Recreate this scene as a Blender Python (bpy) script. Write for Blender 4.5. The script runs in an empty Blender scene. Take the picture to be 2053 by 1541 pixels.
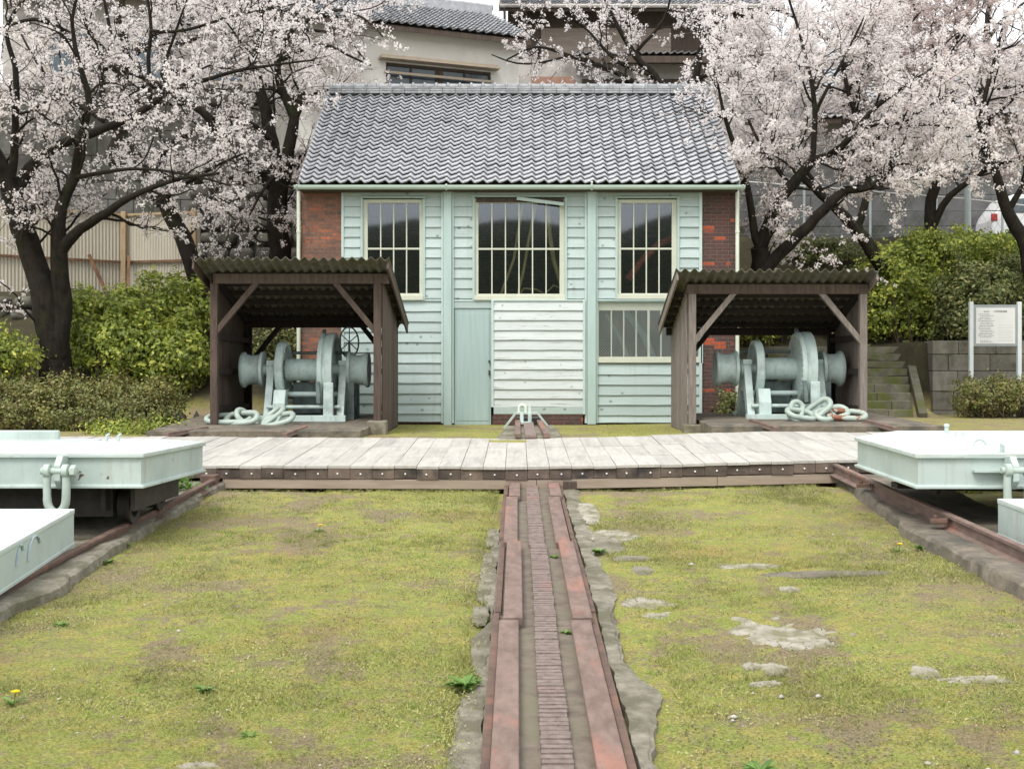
import bpy, math, random
import numpy as np
from mathutils import Vector, Matrix

# ------------------------------------------------------------------ camera, sky, sun, exposure
scene = bpy.context.scene
COL = scene.collection
F = 2400.0            # focal length in photo pixels (photo is 2053 px wide)
VX, VY = 1038.0, 750.0  # straight-ahead point / horizon in the photo
CAMZ = 0.95           # eye height above the terrace the engine house stands on
cam = bpy.data.cameras.new('camera')
camo = bpy.data.objects.new('camera', cam)
COL.objects.link(camo)
camo.location = (0, 0, CAMZ)
camo.rotation_euler = (math.radians(90), 0, 0)
cam.sensor_width = 36.0
cam.lens = 36.0 * F / 2053.0
cam.shift_x = (1026.5 - VX) / 2053.0
cam.shift_y = (VY - 770.5) / 2053.0
cam.clip_start = 0.1
cam.clip_end = 1500.0
scene.camera = camo

SUN_DIR = Vector((-0.30, -0.55, 0.90)).normalized()   # towards the sun
world = bpy.data.worlds.new('World')
scene.world = world
world.use_nodes = True
wn = world.node_tree
sky = wn.nodes.new('ShaderNodeTexSky')
sky.sky_type = 'NISHITA'
sky.sun_disc = False
sky.sun_elevation = math.asin(SUN_DIR.z)
sky.sun_rotation = math.atan2(SUN_DIR.x, SUN_DIR.y)
sky.air_density = 1.0
sky.dust_density = 6.0
sky.ozone_density = 0.6
# broken white overcast over the clear sky
_tc = wn.nodes.new('ShaderNodeTexCoord'); _cn = wn.nodes.new('ShaderNodeTexNoise')
_cn.inputs['Scale'].default_value = 2.2; _cn.inputs['Detail'].default_value = 6
wn.links.new(_tc.outputs['Generated'], _cn.inputs['Vector'])
_cr = wn.nodes.new('ShaderNodeValToRGB'); _cr.color_ramp.elements[0].position = 0.30; _cr.color_ramp.elements[1].position = 0.5
_cr.color_ramp.elements[0].color = (0.55, 0.55, 0.55, 1); _cr.color_ramp.elements[1].color = (0.95, 0.95, 0.95, 1)
wn.links.new(_cn.outputs['Fac'], _cr.inputs[0])
_mx = wn.nodes.new('ShaderNodeMix'); _mx.data_type = 'RGBA'
wn.links.new(_cr.outputs[0], _mx.inputs[0]); wn.links.new(sky.outputs[0], _mx.inputs[6]); _mx.inputs[7].default_value = (6.05, 6.15, 6.2, 1)
wn.links.new(_mx.outputs[2], wn.nodes['Background'].inputs[0])
wn.nodes['Background'].inputs[1].default_value = 0.15
sl = bpy.data.lights.new('sun', 'SUN')
sl.energy = 1.5
sl.angle = math.radians(24)
sl.color = (1.0, 0.96, 0.9)
slo = bpy.data.objects.new('sun', sl)
COL.objects.link(slo)
slo.rotation_euler = SUN_DIR.to_track_quat('Z', 'Y').to_euler()
scene.view_settings.view_transform = 'Standard'
scene.view_settings.look = 'None'
scene.view_settings.gamma = 1.0
scene.view_settings.exposure = 0.92
scene.view_settings.use_curve_mapping = False
scene.cycles.max_bounces = 8
scene.cycles.transparent_max_bounces = 12

random.seed(7)
R = np.random.default_rng(7)

# ------------------------------------------------------------------ helpers: measuring
def P(px, py, D):
    return ((px - VX) / F * D, D, CAMZ + (VY - py) / F * D)
DB = 22.5
def FX(px): return (px - VX) / F * DB
def FZ(py): return CAMZ + (VY - py) / F * DB

def _hash(ix, iy, s):
    h = np.sin(ix * 127.1 + iy * 311.7 + s * 74.7) * 43758.5453
    return h - np.floor(h)
def vnoise(x, y, s=0.0):
    x = np.asarray(x, float); y = np.asarray(y, float)
    ix = np.floor(x); iy = np.floor(y); fx = x - ix; fy = y - iy
    fx = fx * fx * (3 - 2 * fx); fy = fy * fy * (3 - 2 * fy)
    a = _hash(ix, iy, s); b = _hash(ix + 1, iy, s); c = _hash(ix, iy + 1, s); d = _hash(ix + 1, iy + 1, s)
    return (a * (1 - fx) + b * fx) * (1 - fy) + (c * (1 - fx) + d * fx) * fy
def fbm(x, y, s=0.0, o=4):
    t = 0; a = 0.5
    for i in range(o):
        t = t + a * vnoise(np.asarray(x) * 2 ** i, np.asarray(y) * 2 ** i, s + i); a *= 0.5
    return t
def ss(x, a, b):
    t = np.clip((np.asarray(x, float) - a) / (b - a), 0, 1)
    return t * t * (3 - 2 * t)

def lane(X, Y): return -0.99 + 0.041667 * Y + 0.07 * ss(X, 0.5, 4.0)
def gz(X, Y):
    X = np.asarray(X, float); Y = np.asarray(Y, float)
    a = lane(X, np.minimum(Y, 17.0))
    flat = 0.02 * ss(Y, 22, 25) + 0.05 * ss(X, 1, 5)
    z = a + (flat - a) * ss(Y, 15.6, 17.2)
    # bank on the left, stepped bank on the right, hill behind
    left = 2.75 * ss(Y, 21.2, 26.2) * ss(-X, 3.9, 5.2)
    lowr = ss(X, 8.5, 8.8)
    right = 1.55 * (np.clip((Y - 24.6) / 3.0, 0, 1) * (1 - lowr) + ss(Y, 26.05, 26.35) * lowr) * ss(X, 4.3, 5.0)
    right = right + 2.85 * ss(Y, 27.8, 31.0) * ss(X, 4.3, 5.0)
    mid = 4.6 * ss(Y, 29.2, 31.5) * (1 - ss(-X, 3.9, 5.2)) * (1 - ss(X, 4.3, 5.0))
    z = z + left + right + mid
    hill = ss(Y, 32.5, 34.5) * (3.6 * (1 - ss(X, 5.0, 7.0))) + ss(Y, 30, 32.5) * 2.4 * ss(-X, 3.9, 5.2)
    hill = hill + np.clip(Y - 45, 0, 60) * 0.16
    return z + hill

# ------------------------------------------------------------------ helpers: mesh building
class MB:
    def __init__(s): s.v = []; s.f = []
    def add(s, vs, fs):
        n = len(s.v)
        s.v.extend([tuple(map(float, p)) for p in vs])
        s.f.extend([tuple(i + n for i in q) for q in fs])
        return s
    def box(s, x0, x1, y0, y1, z0, z1):
        v = [(x0, y0, z0), (x1, y0, z0), (x1, y1, z0), (x0, y1, z0), (x0, y0, z1), (x1, y0, z1), (x1, y1, z1), (x0, y1, z1)]
        return s.add(v, [(3, 2, 1, 0), (4, 5, 6, 7), (0, 1, 5, 4), (1, 2, 6, 5), (2, 3, 7, 6), (3, 0, 4, 7)])
    def beam(s, p, q, w, h, up=(0, 0, 1)):
        p = Vector(p); q = Vector(q); d = (q - p).normalized()
        u = Vector(up)
        if abs(d.dot(u)) > 0.98: u = Vector((0, 1, 0))
        a = d.cross(u).normalized() * (w / 2); b = a.cross(d).normalized() * (h / 2)
        v = [p - a - b, p + a - b, p + a + b, p - a + b, q - a - b, q + a - b, q + a + b, q - a + b]
        return s.add(v, [(3, 2, 1, 0), (4, 5, 6, 7), (0, 1, 5, 4), (1, 2, 6, 5), (2, 3, 7, 6), (3, 0, 4, 7)])
    def tube(s, pts, r, n=8, closed=False, cap=True):
        pts = [Vector(p) for p in pts]; m = len(pts)
        if not hasattr(r, '__len__'): r = [r] * m
        nrm = None; rings = []
        for i in range(m):
            if closed: t = pts[(i + 1) % m] - pts[i - 1]
            else: t = pts[min(i + 1, m - 1)] - pts[max(i - 1, 0)]
            t.normalize()
            if nrm is None:
                a = Vector((0, 0, 1)) if abs(t.z) < 0.9 else Vector((0, 1, 0))
                nrm = (a - t * a.dot(t)).normalized()
            else:
                nrm = (nrm - t * nrm.dot(t)).normalized()
            b = t.cross(nrm)
            rings.append([pts[i] + (nrm * math.cos(2 * math.pi * k / n) + b * math.sin(2 * math.pi * k / n)) * r[i] for k in range(n)])
        v = [p for rg in rings for p in rg]; f = []
        for i in range(m if closed else m - 1):
            j = (i + 1) % m
            for k in range(n):
                f.append((i * n + k, i * n + (k + 1) % n, j * n + (k + 1) % n, j * n + k))
        if cap and not closed:
            f.append(tuple(range(n - 1, -1, -1))); f.append(tuple((m - 1) * n + k for k in range(n)))
        return s.add(v, f)
    def lathe(s, prof, o, axis, n=32, closed=False):
        o = Vector(o); ax = Vector(axis).normalized()
        a = Vector((0, 0, 1)) if abs(ax.z) < 0.9 else Vector((1, 0, 0))
        u = (a - ax * a.dot(ax)).normalized(); w = ax.cross(u)
        v = []; f = []; m = len(prof)
        for (t, r) in prof:
            for k in range(n):
                c = 2 * math.pi * k / n
                v.append(o + ax * t + (u * math.cos(c) + w * math.sin(c)) * r)
        for i in range(m if closed else m - 1):
            j = (i + 1) % m
            for k in range(n): f.append((i * n + k, i * n + (k + 1) % n, j * n + (k + 1) % n, j * n + k))
        if not closed:
            f.append(tuple(range(n - 1, -1, -1))); f.append(tuple((m - 1) * n + k for k in range(n)))
        return s.add(v, f)
    def prism(s, poly, a, b):
        """poly: list of 3D points; extruded by vector (b) after shift a"""
        a = Vector(a); b = Vector(b); n = len(poly)
        v = [Vector(p) + a for p in poly] + [Vector(p) + a + b for p in poly]
        f = [tuple(range(n - 1, -1, -1)), tuple(range(n, 2 * n))]
        for i in range(n): f.append((i, (i + 1) % n, n + (i + 1) % n, n + i))
        return s.add(v, f)
    def holes(s, x0, x1, z0, z1, hs, y0, y1):
        xs = sorted(set([x0, x1] + [min(max(h[i], x0), x1) for h in hs for i in (0, 1)]))
        zs = sorted(set([z0, z1] + [min(max(h[i], z0), z1) for h in hs for i in (2, 3)]))
        for j in range(len(zs) - 1):
            run = None
            for i in range(len(xs) - 1):
                cx = (xs[i] + xs[i + 1]) / 2; cz = (zs[j] + zs[j + 1]) / 2
                solid = not any(h[0] < cx < h[1] and h[2] < cz < h[3] for h in hs)
                if solid and run is None: run = xs[i]
                if not solid and run is not None:
                    s.box(run, xs[i], y0, y1, zs[j], zs[j + 1]); run = None
            if run is not None: s.box(run, x1, y0, y1, zs[j], zs[j + 1])
        return s

def link_mesh(name, me, mat, parent=None, org=None, smooth=None, bev=0.0):
    me.materials.append(mat)
    o = bpy.data.objects.new(name, me)
    COL.objects.link(o)
    if parent is not None: o.parent = parent
    elif org is not None: o.location = org
    if smooth is not None:
        me.polygons.foreach_set('use_smooth', [True] * len(me.polygons))
        me.set_sharp_from_angle(angle=math.radians(smooth))
    if bev:
        b = o.modifiers.new('bevel', 'BEVEL'); b.width = bev; b.segments = 2; b.limit_method = 'ANGLE'; b.angle_limit = math.radians(40)
    return o
def root_of(o):
    while o.parent is not None: o = o.parent
    return o
def part(name, mb, mat, parent=None, org=None, smooth=None, bev=0.0, label=None, recalc=True):
    """mesh in world coordinates -> object; parts are stored relative to their thing's origin"""
    og = Vector(root_of(parent).location) if parent is not None else Vector(org if org is not None else (0, 0, 0))
    me = bpy.data.meshes.new(name)
    me.from_pydata([(x - og.x, y - og.y, z - og.z) for x, y, z in mb.v], [], mb.f)
    if recalc:
        import bmesh
        bm = bmesh.new(); bm.from_mesh(me); bmesh.ops.recalc_face_normals(bm, faces=bm.faces); bm.to_mesh(me); bm.free()
    me.update()
    o = link_mesh(name, me, mat, parent, og if parent is None else None, smooth, bev)
    if label: o['label'] = label
    return o
def np_mesh(name, verts, faces, k):
    """verts (n,3), faces (m,k) numpy -> mesh"""
    me = bpy.data.meshes.new(name)
    n, m = len(verts), len(faces)
    me.vertices.add(n); me.vertices.foreach_set('co', np.ascontiguousarray(verts, dtype=np.float32).ravel())
    me.loops.add(m * k); me.loops.foreach_set('vertex_index', np.ascontiguousarray(faces, dtype=np.int32).ravel())
    me.polygons.add(m); me.polygons.foreach_set('loop_start', np.arange(0, m * k, k, dtype=np.int32))
    me.polygons.foreach_set('loop_total', np.full(m, k, dtype=np.int32))
    me.update(calc_edges=True)
    return me
def np_part(name, verts, faces, k, mat, parent=None, org=(0, 0, 0), smooth=None):
    og = np.array(root_of(parent).location if parent is not None else org)
    me = np_mesh(name, np.asarray(verts) - og, faces, k)
    return link_mesh(name, me, mat, parent, Vector(og) if parent is None else None, smooth)
def tag(o, label, cat, group=None, kind=None):
    o['label'] = label; o['category'] = cat
    if group: o['group'] = group
    if kind: o['kind'] = kind
    return o
def thing(name, loc, label, cat, group=None):
    o = bpy.data.objects.new(name, None); COL.objects.link(o); o.location = loc
    return tag(o, label, cat, group)
def copy_tree(o, parent=None):
    c = o.copy(); COL.objects.link(c)
    if parent is not None: c.parent = parent
    for ch in list(o.children): copy_tree(ch, c)
    return c

# ------------------------------------------------------------------ materials
def base_mat(name):
    m = bpy.data.materials.new(name); m.use_nodes = True
    nt = m.node_tree
    return m, nt, nt.nodes['Principled BSDF']
def N(nt, t, **kw):
    n = nt.nodes.new(t)
    for k, v in kw.items():
        if k.startswith('i_'): n.inputs[k[2:].replace('_', ' ')].default_value = v
        else: setattr(n, k, v)
    return n
def ramp(nt, fac, stops, interp='LINEAR'):
    r = nt.nodes.new('ShaderNodeValToRGB'); r.color_ramp.interpolation = interp
    e = r.color_ramp.elements
    while len(e) < len(stops): e.new(0.5)
    for i, (p, c) in enumerate(stops):
        e[i].position = p
        e[i].color = (c, c, c, 1) if not hasattr(c, '__len__') else (*c, 1)
    nt.links.new(fac, r.inputs[0])
    return r.outputs[0]
def mixc(nt, fac, a, b, mode='MIX'):
    n = nt.nodes.new('ShaderNodeMix'); n.data_type = 'RGBA'; n.blend_type = mode
    for sock, val in ((n.inputs[0], fac), (n.inputs[6], a), (n.inputs[7], b)):
        if hasattr(val, 'links'): nt.links.new(val, sock)
        elif hasattr(val, '__len__'): sock.default_value = (*val, 1)
        else: sock.default_value = val
    return n.outputs[2]
def coords(nt, stretch=(1, 1, 1), swap=None):
    tc = nt.nodes.new('ShaderNodeTexCoord'); out = tc.outputs['Object']
    if swap:
        s = nt.nodes.new('ShaderNodeSeparateXYZ'); nt.links.new(out, s.inputs[0])
        c = nt.nodes.new('ShaderNodeCombineXYZ')
        for i, a in enumerate(swap):
            if a == 'x+y':
                ad = N(nt, 'ShaderNodeMath', operation='ADD'); nt.links.new(s.outputs[0], ad.inputs[0]); nt.links.new(s.outputs[1], ad.inputs[1]); nt.links.new(ad.outputs[0], c.inputs[i])
            elif a in 'xyz': nt.links.new(s.outputs['xyz'.index(a)], c.inputs[i])
        out = c.outputs[0]
    mp = nt.nodes.new('ShaderNodeMapping'); mp.inputs['Scale'].default_value = stretch
    nt.links.new(out, mp.inputs[0])
    return mp.outputs[0]
def noise(nt, vec, scale, detail=5, rough=0.6, dist=0.0):
    n = N(nt, 'ShaderNodeTexNoise', i_Scale=scale, i_Detail=detail, i_Roughness=rough, i_Distortion=dist)
    nt.links.new(vec, n.inputs['Vector'])
    return n.outputs['Fac']
def bump(nt, bs, h, strength, dist=0.02):
    b = N(nt, 'ShaderNodeBump', i_Strength=strength, i_Distance=dist)
    nt.links.new(h, b.inputs['Height']); nt.links.new(b.outputs[0], bs.inputs['Normal'])
def M(name, c1, c2, scale=6, rough=0.75, bmp=0.2, c3=None, s3=1.3, t3=(0.5, 0.65), stretch=(1, 1, 1), metallic=0.0, bscale=None, isl=0.0, chips=None, chip=(0.10, 0.05, 0.03), chip_scale=9, bdist=0.02, spec=0.5):
    m, nt, bs = base_mat(name)
    v = coords(nt, stretch)
    n1 = noise(nt, v, scale)
    col = ramp(nt, n1, [(0.32, c1), (0.68, c2)])
    if c3: col = mixc(nt, ramp(nt, noise(nt, v, s3, 6, 0.65), [(t3[0], 0.0), (t3[1], 1.0)]), col, c3)
    if chips:
        col = mixc(nt, ramp(nt, noise(nt, v, chip_scale, 8, 0.7, 0.3), [(chips, 0.0), (chips + 0.02, 1.0)]), col, chip)
    if isl:
        g = nt.nodes.new('ShaderNodeNewGeometry')
        mr = N(nt, 'ShaderNodeMapRange', i_To_Min=1 - isl, i_To_Max=1 + isl)
        nt.links.new(g.outputs['Random Per Island'], mr.inputs[0])
        h = nt.nodes.new('ShaderNodeHueSaturation'); nt.links.new(col, h.inputs['Color']); nt.links.new(mr.outputs[0], h.inputs['Value'])
        col = h.outputs[0]
    nt.links.new(col, bs.inputs['Base Color'])
    bs.inputs['Roughness'].default_value = rough
    bs.inputs['Metallic'].default_value = metallic
    bs.inputs['Specular IOR Level'].default_value = spec
    if bmp: bump(nt, bs, noise(nt, v, bscale or scale * 5, 6, 0.7), bmp, bdist)
    return m
def streaks(m, col_, lo=0.56, hi=0.74, amt=0.45, sc=(7, 7, 0.7), scale=1.4):
    nt = m.node_tree; bs = nt.nodes['Principled BSDF']; l = bs.inputs['Base Color'].links[0]; src = l.from_socket
    f = ramp(nt, noise(nt, coords(nt, sc), scale, 5, 0.7), [(lo, 0.0), (hi, amt)])
    nt.links.new(mixc(nt, f, src, col_), bs.inputs['Base Color'])
    return m
def leaf_mat(name, cols, trans=0.3, rough=0.55):
    m, nt, bs = base_mat(name)
    g = nt.nodes.new('ShaderNodeNewGeometry')
    k = len(cols)
    col = ramp(nt, g.outputs['Random Per Island'], [(i / max(k - 1, 1), c) for i, c in enumerate(cols)])
    v = coords(nt)
    col = mixc(nt, ramp(nt, noise(nt, v, 1.6, 3), [(0.42, 0.0), (0.62, 0.6)]), col, cols[0])
    nt.links.new(col, bs.inputs['Base Color']); bs.inputs['Roughness'].default_value = rough
    tr = nt.nodes.new('ShaderNodeBsdfTranslucent'); nt.links.new(col, tr.inputs[0])
    mx = nt.nodes.new('ShaderNodeMixShader'); mx.inputs[0].default_value = trans
    nt.links.new(bs.outputs[0], mx.inputs[1]); nt.links.new(tr.outputs[0], mx.inputs[2])
    nt.links.new(mx.outputs[0], nt.nodes['Material Output'].inputs[0])
    return m
def brick_mat(name, ca, cb, cred, mortar, redt=(0.55, 0.6), red_scale=2.2):
    m, nt, bs = base_mat(name)
    v = coords(nt, (1, 1, 1), ('x+y', 'z', ''))
    b = N(nt, 'ShaderNodeTexBrick', i_Scale=1.0)
    b.inputs['Brick Width'].default_value = 0.22; b.inputs['Row Height'].default_value = 0.068
    b.inputs['Mortar Size'].default_value = 0.006; b.inputs['Mortar Smooth'].default_value = 0.3; b.inputs['Bias'].default_value = 0.0
    b.inputs['Color1'].default_value = (*ca, 1); b.inputs['Color2'].default_value = (*cb, 1); b.inputs['Mortar'].default_value = (*mortar, 1)
    nt.links.new(v, b.inputs['Vector'])
    # scattered newer, redder bricks: noise quantised to the brick grid
    v2 = coords(nt, (4.6, 14.7, 1), ('x+y', 'z', ''))
    sn = N(nt, 'ShaderNodeVectorMath', operation='FLOOR'); nt.links.new(v2, sn.inputs[0])
    q = N(nt, 'ShaderNodeMapping'); q.inputs['Scale'].default_value = (0.45, 0.22, 1); nt.links.new(sn.outputs[0], q.inputs[0])
    f = ramp(nt, noise(nt, q.outputs[0], red_scale, 3, 0.7), [(redt[0], 0.0), (redt[1], 1.0)])
    col = mixc(nt, f, b.outputs['Color'], cred)
    notm = N(nt, 'ShaderNodeMath', operation='SUBTRACT'); notm.inputs[0].default_value = 1.0; nt.links.new(b.outputs['Fac'], notm.inputs[1])
    col = mixc(nt, b.outputs['Fac'], col, mortar)
    w = coords(nt)
    col = mixc(nt, ramp(nt, noise(nt, w, 3.0, 8, 0.7), [(0.5, 0.0), (0.72, 0.75)]), col, (0.07, 0.062, 0.05))
    col = mixc(nt, 0.7, col, ramp(nt, noise(nt, w, 26, 4), [(0.3, 0.45), (0.7, 1.25)]), 'MULTIPLY')
    nt.links.new(col, bs.inputs['Base Color']); bs.inputs['Roughness'].default_value = 0.9
    bump(nt, bs, notm.outputs[0], 0.7, 0.012)
    return m
def board_mat(name, c, c2, knot=(0.12, 0.16, 0.14), kn=0.16, ks=4.0, isl=0.06, crack=0.66):
    """painted weatherboard: long streaks, knots bleeding through, flaking cracks"""
    m, nt, bs = base_mat(name)
    v = coords(nt, (0.6, 6, 6))
    col = ramp(nt, noise(nt, v, 3.0, 6, 0.7), [(0.3, c), (0.7, c2)])
    w = coords(nt, (1.0, 1.0, 1.25))
    vo = N(nt, 'ShaderNodeTexVoronoi', i_Scale=ks, i_Randomness=1.0); nt.links.new(w, vo.inputs['Vector'])
    wob = N(nt, 'ShaderNodeMath', operation='MULTIPLY_ADD'); nt.links.new(noise(nt, w, 18, 4), wob.inputs[0]); wob.inputs[1].default_value = 0.16; nt.links.new(vo.outputs['Distance'], wob.inputs[2])
    col = mixc(nt, ramp(nt, wob.outputs[0], [(kn - 0.02, 0.75), (kn + 0.03, 0.0)]), col, knot)
    cr = noise(nt, coords(nt, (0.5, 9, 9)), 3.2, 9, 0.75, 0.4)
    col = mixc(nt, ramp(nt, cr, [(crack, 0.0), (crack + 0.05, 0.8)]), col, (0.20, 0.21, 0.19))
    col = mixc(nt, ramp(nt, noise(nt, coords(nt), 0.7, 4), [(0.4, 0.0), (0.75, 0.25)]), col, (c[0] * 0.75, c[1] * 0.75, c[2] * 0.72))
    g = nt.nodes.new('ShaderNodeNewGeometry')
    mr = N(nt, 'ShaderNodeMapRange', i_To_Min=1 - isl, i_To_Max=1 + isl); nt.links.new(g.outputs['Random Per Island'], mr.inputs[0])
    h = nt.nodes.new('ShaderNodeHueSaturation'); nt.links.new(col, h.inputs['Color']); nt.links.new(mr.outputs[0], h.inputs['Value'])
    nt.links.new(h.outputs[0], bs.inputs['Base Color']); bs.inputs['Roughness'].default_value = 0.65
    bump(nt, bs, cr, 0.35, 0.01)
    return m
def glass_mat(name, tint=(0.55, 0.6, 0.62), gloss=0.12):
    m, nt, bs = base_mat(name)
    t = nt.nodes.new('ShaderNodeBsdfTransparent'); t.inputs[0].default_value = (*tint, 1)
    g = nt.nodes.new('ShaderNodeBsdfGlossy'); g.inputs['Roughness'].default_value = 0.03; g.inputs[0].default_value = (0.9, 0.95, 1, 1)
    fr = nt.nodes.new('ShaderNodeFresnel'); fr.inputs[0].default_value = 1.5
    ad = N(nt, 'ShaderNodeMath', operation='ADD'); nt.links.new(fr.outputs[0], ad.inputs[0]); ad.inputs[1].default_value = gloss
    mx = nt.nodes.new('ShaderNodeMixShader'); nt.links.new(ad.outputs[0], mx.inputs[0])
    nt.links.new(t.outputs[0], mx.inputs[1]); nt.links.new(g.outputs[0], mx.inputs[2])
    nt.links.new(mx.outputs[0], nt.nodes['Material Output'].inputs[0])
    return m

GREEN = (0.46, 0.60, 0.565)
m_board = board_mat('painted_board', (0.375, 0.465, 0.455), (0.44, 0.525, 0.515), kn=0.20, isl=0.10, crack=0.625)
m_white = board_mat('whitish_board', (0.49, 0.545, 0.54), (0.57, 0.615, 0.61), knot=(0.2, 0.23, 0.22), kn=0.16, crack=0.58, isl=0.09)
m_trim = M('painted_trim', (0.355, 0.47, 0.445), (0.415, 0.525, 0.50), 3, 0.6, 0.12, stretch=(3, 3, 0.6), chips=0.70, chip=(0.2, 0.22, 0.19))
m_trim_pale = M('pale_trim', (0.43, 0.535, 0.515), (0.49, 0.59, 0.57), 3, 0.6, 0.12, chips=0.70, chip=(0.25, 0.27, 0.25))
m_door = M('painted_door', (0.30, 0.405, 0.395), (0.36, 0.46, 0.45), 2.5, 0.55, 0.1, stretch=(6, 6, 0.5), chips=0.74, chip=(0.15, 0.18, 0.16))
m_cream = M('cream_window_paint', (0.49, 0.52, 0.43), (0.57, 0.585, 0.475), 5, 0.6, 0.1, chips=0.69, chip=(0.40, 0.34, 0.24))
m_glass = glass_mat('window_glass', (0.82, 0.86, 0.89), 0.045)
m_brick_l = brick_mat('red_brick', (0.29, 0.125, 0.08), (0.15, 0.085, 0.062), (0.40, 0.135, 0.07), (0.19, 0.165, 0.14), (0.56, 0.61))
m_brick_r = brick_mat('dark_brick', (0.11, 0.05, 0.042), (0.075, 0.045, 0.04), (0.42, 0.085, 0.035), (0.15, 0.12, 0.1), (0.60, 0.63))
m_tile = M('silver_grey_tile', (0.35, 0.36, 0.385), (0.48, 0.49, 0.515), 9, 0.45, 0.12, c3=(0.30, 0.31, 0.335), s3=2.4, t3=(0.5, 0.66), chips=0.70, chip=(0.40, 0.41, 0.38), chip_scale=11)
m_tile_far = M('grey_house_tile', (0.24, 0.25, 0.27), (0.40, 0.41, 0.43), 7, 0.45, 0.1)
m_ridge = M('ridge_tile', (0.20, 0.21, 0.225), (0.33, 0.34, 0.355), 8, 0.5, 0.2, isl=0.2)
m_gutter = M('gutter_paint', (0.44, 0.57, 0.52), (0.52, 0.62, 0.56), 3, 0.5, 0.05, chips=0.72, chip=(0.25, 0.25, 0.2))
m_pipe = M('downpipe_paint', (0.58, 0.63, 0.52), (0.66, 0.70, 0.6), 4, 0.55, 0.1, chips=0.66, chip=(0.3, 0.22, 0.14))
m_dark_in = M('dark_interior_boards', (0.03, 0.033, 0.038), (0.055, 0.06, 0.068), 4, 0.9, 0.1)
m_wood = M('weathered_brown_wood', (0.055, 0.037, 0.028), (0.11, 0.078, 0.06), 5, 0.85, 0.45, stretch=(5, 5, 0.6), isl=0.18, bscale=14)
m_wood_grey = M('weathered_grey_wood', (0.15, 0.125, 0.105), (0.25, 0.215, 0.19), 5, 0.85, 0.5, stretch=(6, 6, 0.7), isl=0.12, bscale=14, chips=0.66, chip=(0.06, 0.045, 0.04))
m_wood_in = M('shaded_wood', (0.016, 0.011, 0.009), (0.034, 0.025, 0.02), 5, 0.9, 0.3, stretch=(5, 5, 0.6), isl=0.2)  # shelter wood darkened in colour for the shade under roofs and platform
m_asb = M('mossy_corrugated_sheet', (0.075, 0.072, 0.055), (0.155, 0.145, 0.115), 8, 0.9, 0.5, c3=(0.075, 0.075, 0.03), s3=3, t3=(0.48, 0.62))
m_conc = M('rough_concrete', (0.13, 0.11, 0.085), (0.235, 0.20, 0.155), 9, 0.92, 0.7, c3=(0.085, 0.08, 0.065), s3=2.5, t3=(0.45, 0.65), bscale=40)
m_conc_pale = M('pale_concrete', (0.17, 0.155, 0.115), (0.30, 0.275, 0.22), 12, 0.92, 0.9, c3=(0.125, 0.115, 0.075), s3=3.2, t3=(0.44, 0.6), bscale=38, chips=0.68, chip=(0.09, 0.085, 0.07), chip_scale=6)
m_stone = M('pale_bedrock', (0.28, 0.26, 0.205), (0.43, 0.40, 0.335), 13, 0.92, 1.0, c3=(0.20, 0.185, 0.11), s3=4.5, t3=(0.46, 0.6), bscale=34, chips=0.62, chip=(0.16, 0.15, 0.11), chip_scale=9)
m_winch = M('winch_green_paint', (0.46, 0.575, 0.55), (0.53, 0.64, 0.61), 3, 0.45, 0.06, c3=(0.33, 0.40, 0.385), s3=2.2, chips=0.67, chip=(0.13, 0.12, 0.10), chip_scale=14)
m_winch_dark = M('winch_grime', (0.07, 0.10, 0.10), (0.16, 0.21, 0.20), 6, 0.6, 0.1)
m_cart = M('cart_green_paint', (0.40, 0.48, 0.455), (0.46, 0.535, 0.51), 2, 0.5, 0.08, c3=(0.35, 0.42, 0.395), s3=0.9, chips=0.655, chip=(0.07, 0.05, 0.035), chip_scale=4.5)
m_cart_top = M('cart_paint_lit', (0.50, 0.57, 0.55), (0.60, 0.66, 0.64), 2.5, 0.55, 0.15, c3=(0.42, 0.47, 0.44), s3=1.1, chips=0.67, chip=(0.15, 0.15, 0.13), chip_scale=3.5)  # carriage paint made paler for the light falling on the decks; grime and chips on top
streaks(m_cart, (0.24, 0.17, 0.10)); streaks(m_cart_top, (0.36, 0.34, 0.27), 0.5, 0.72, 0.5, (1.2, 5, 1), 1.1)
streaks(m_winch, (0.14, 0.13, 0.10), 0.56, 0.75, 0.5, (6, 6, 1.2), 1.6)
streaks(m_board, (0.25, 0.28, 0.23), 0.55, 0.78, 0.45, (5, 5, 0.35), 1.2)
m_chain = M('chain_green_paint', (0.31, 0.38, 0.34), (0.42, 0.495, 0.445), 5, 0.5, 0.1, chips=0.68, chip=(0.28, 0.15, 0.07), chip_scale=6)
m_chain_rust = M('chain_rusty_paint', (0.33, 0.40, 0.36), (0.44, 0.515, 0.46), 5, 0.6, 0.2, c3=(0.22, 0.085, 0.04), s3=5, t3=(0.50, 0.54))
m_rust = M('rusty_iron', (0.13, 0.087, 0.07), (0.225, 0.157, 0.132), 9, 0.82, 0.5, c3=(0.33, 0.15, 0.105), s3=1.7, t3=(0.54, 0.70), stretch=(1.5, 0.6, 1.5), bscale=50)
m_rust_dark = M('dark_rusty_iron', (0.08, 0.055, 0.043), (0.16, 0.095, 0.07), 8, 0.85, 0.4, c3=(0.22, 0.10, 0.065), s3=2.0, t3=(0.58, 0.74))
m_rack = M('worn_rack_iron', (0.175, 0.135, 0.118), (0.30, 0.235, 0.21), 20, 0.88, 1.0, c3=(0.31, 0.175, 0.15), s3=1.2, t3=(0.57, 0.75), bscale=60)
m_bed = M('dusty_track_bed', (0.115, 0.093, 0.073), (0.20, 0.165, 0.13), 9, 0.95, 0.4, c3=(0.16, 0.15, 0.10), s3=2)
m_cherry_twig = M('cherry_twig', (0.045, 0.034, 0.028), (0.10, 0.078, 0.066), 12, 0.9, 0)
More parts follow.
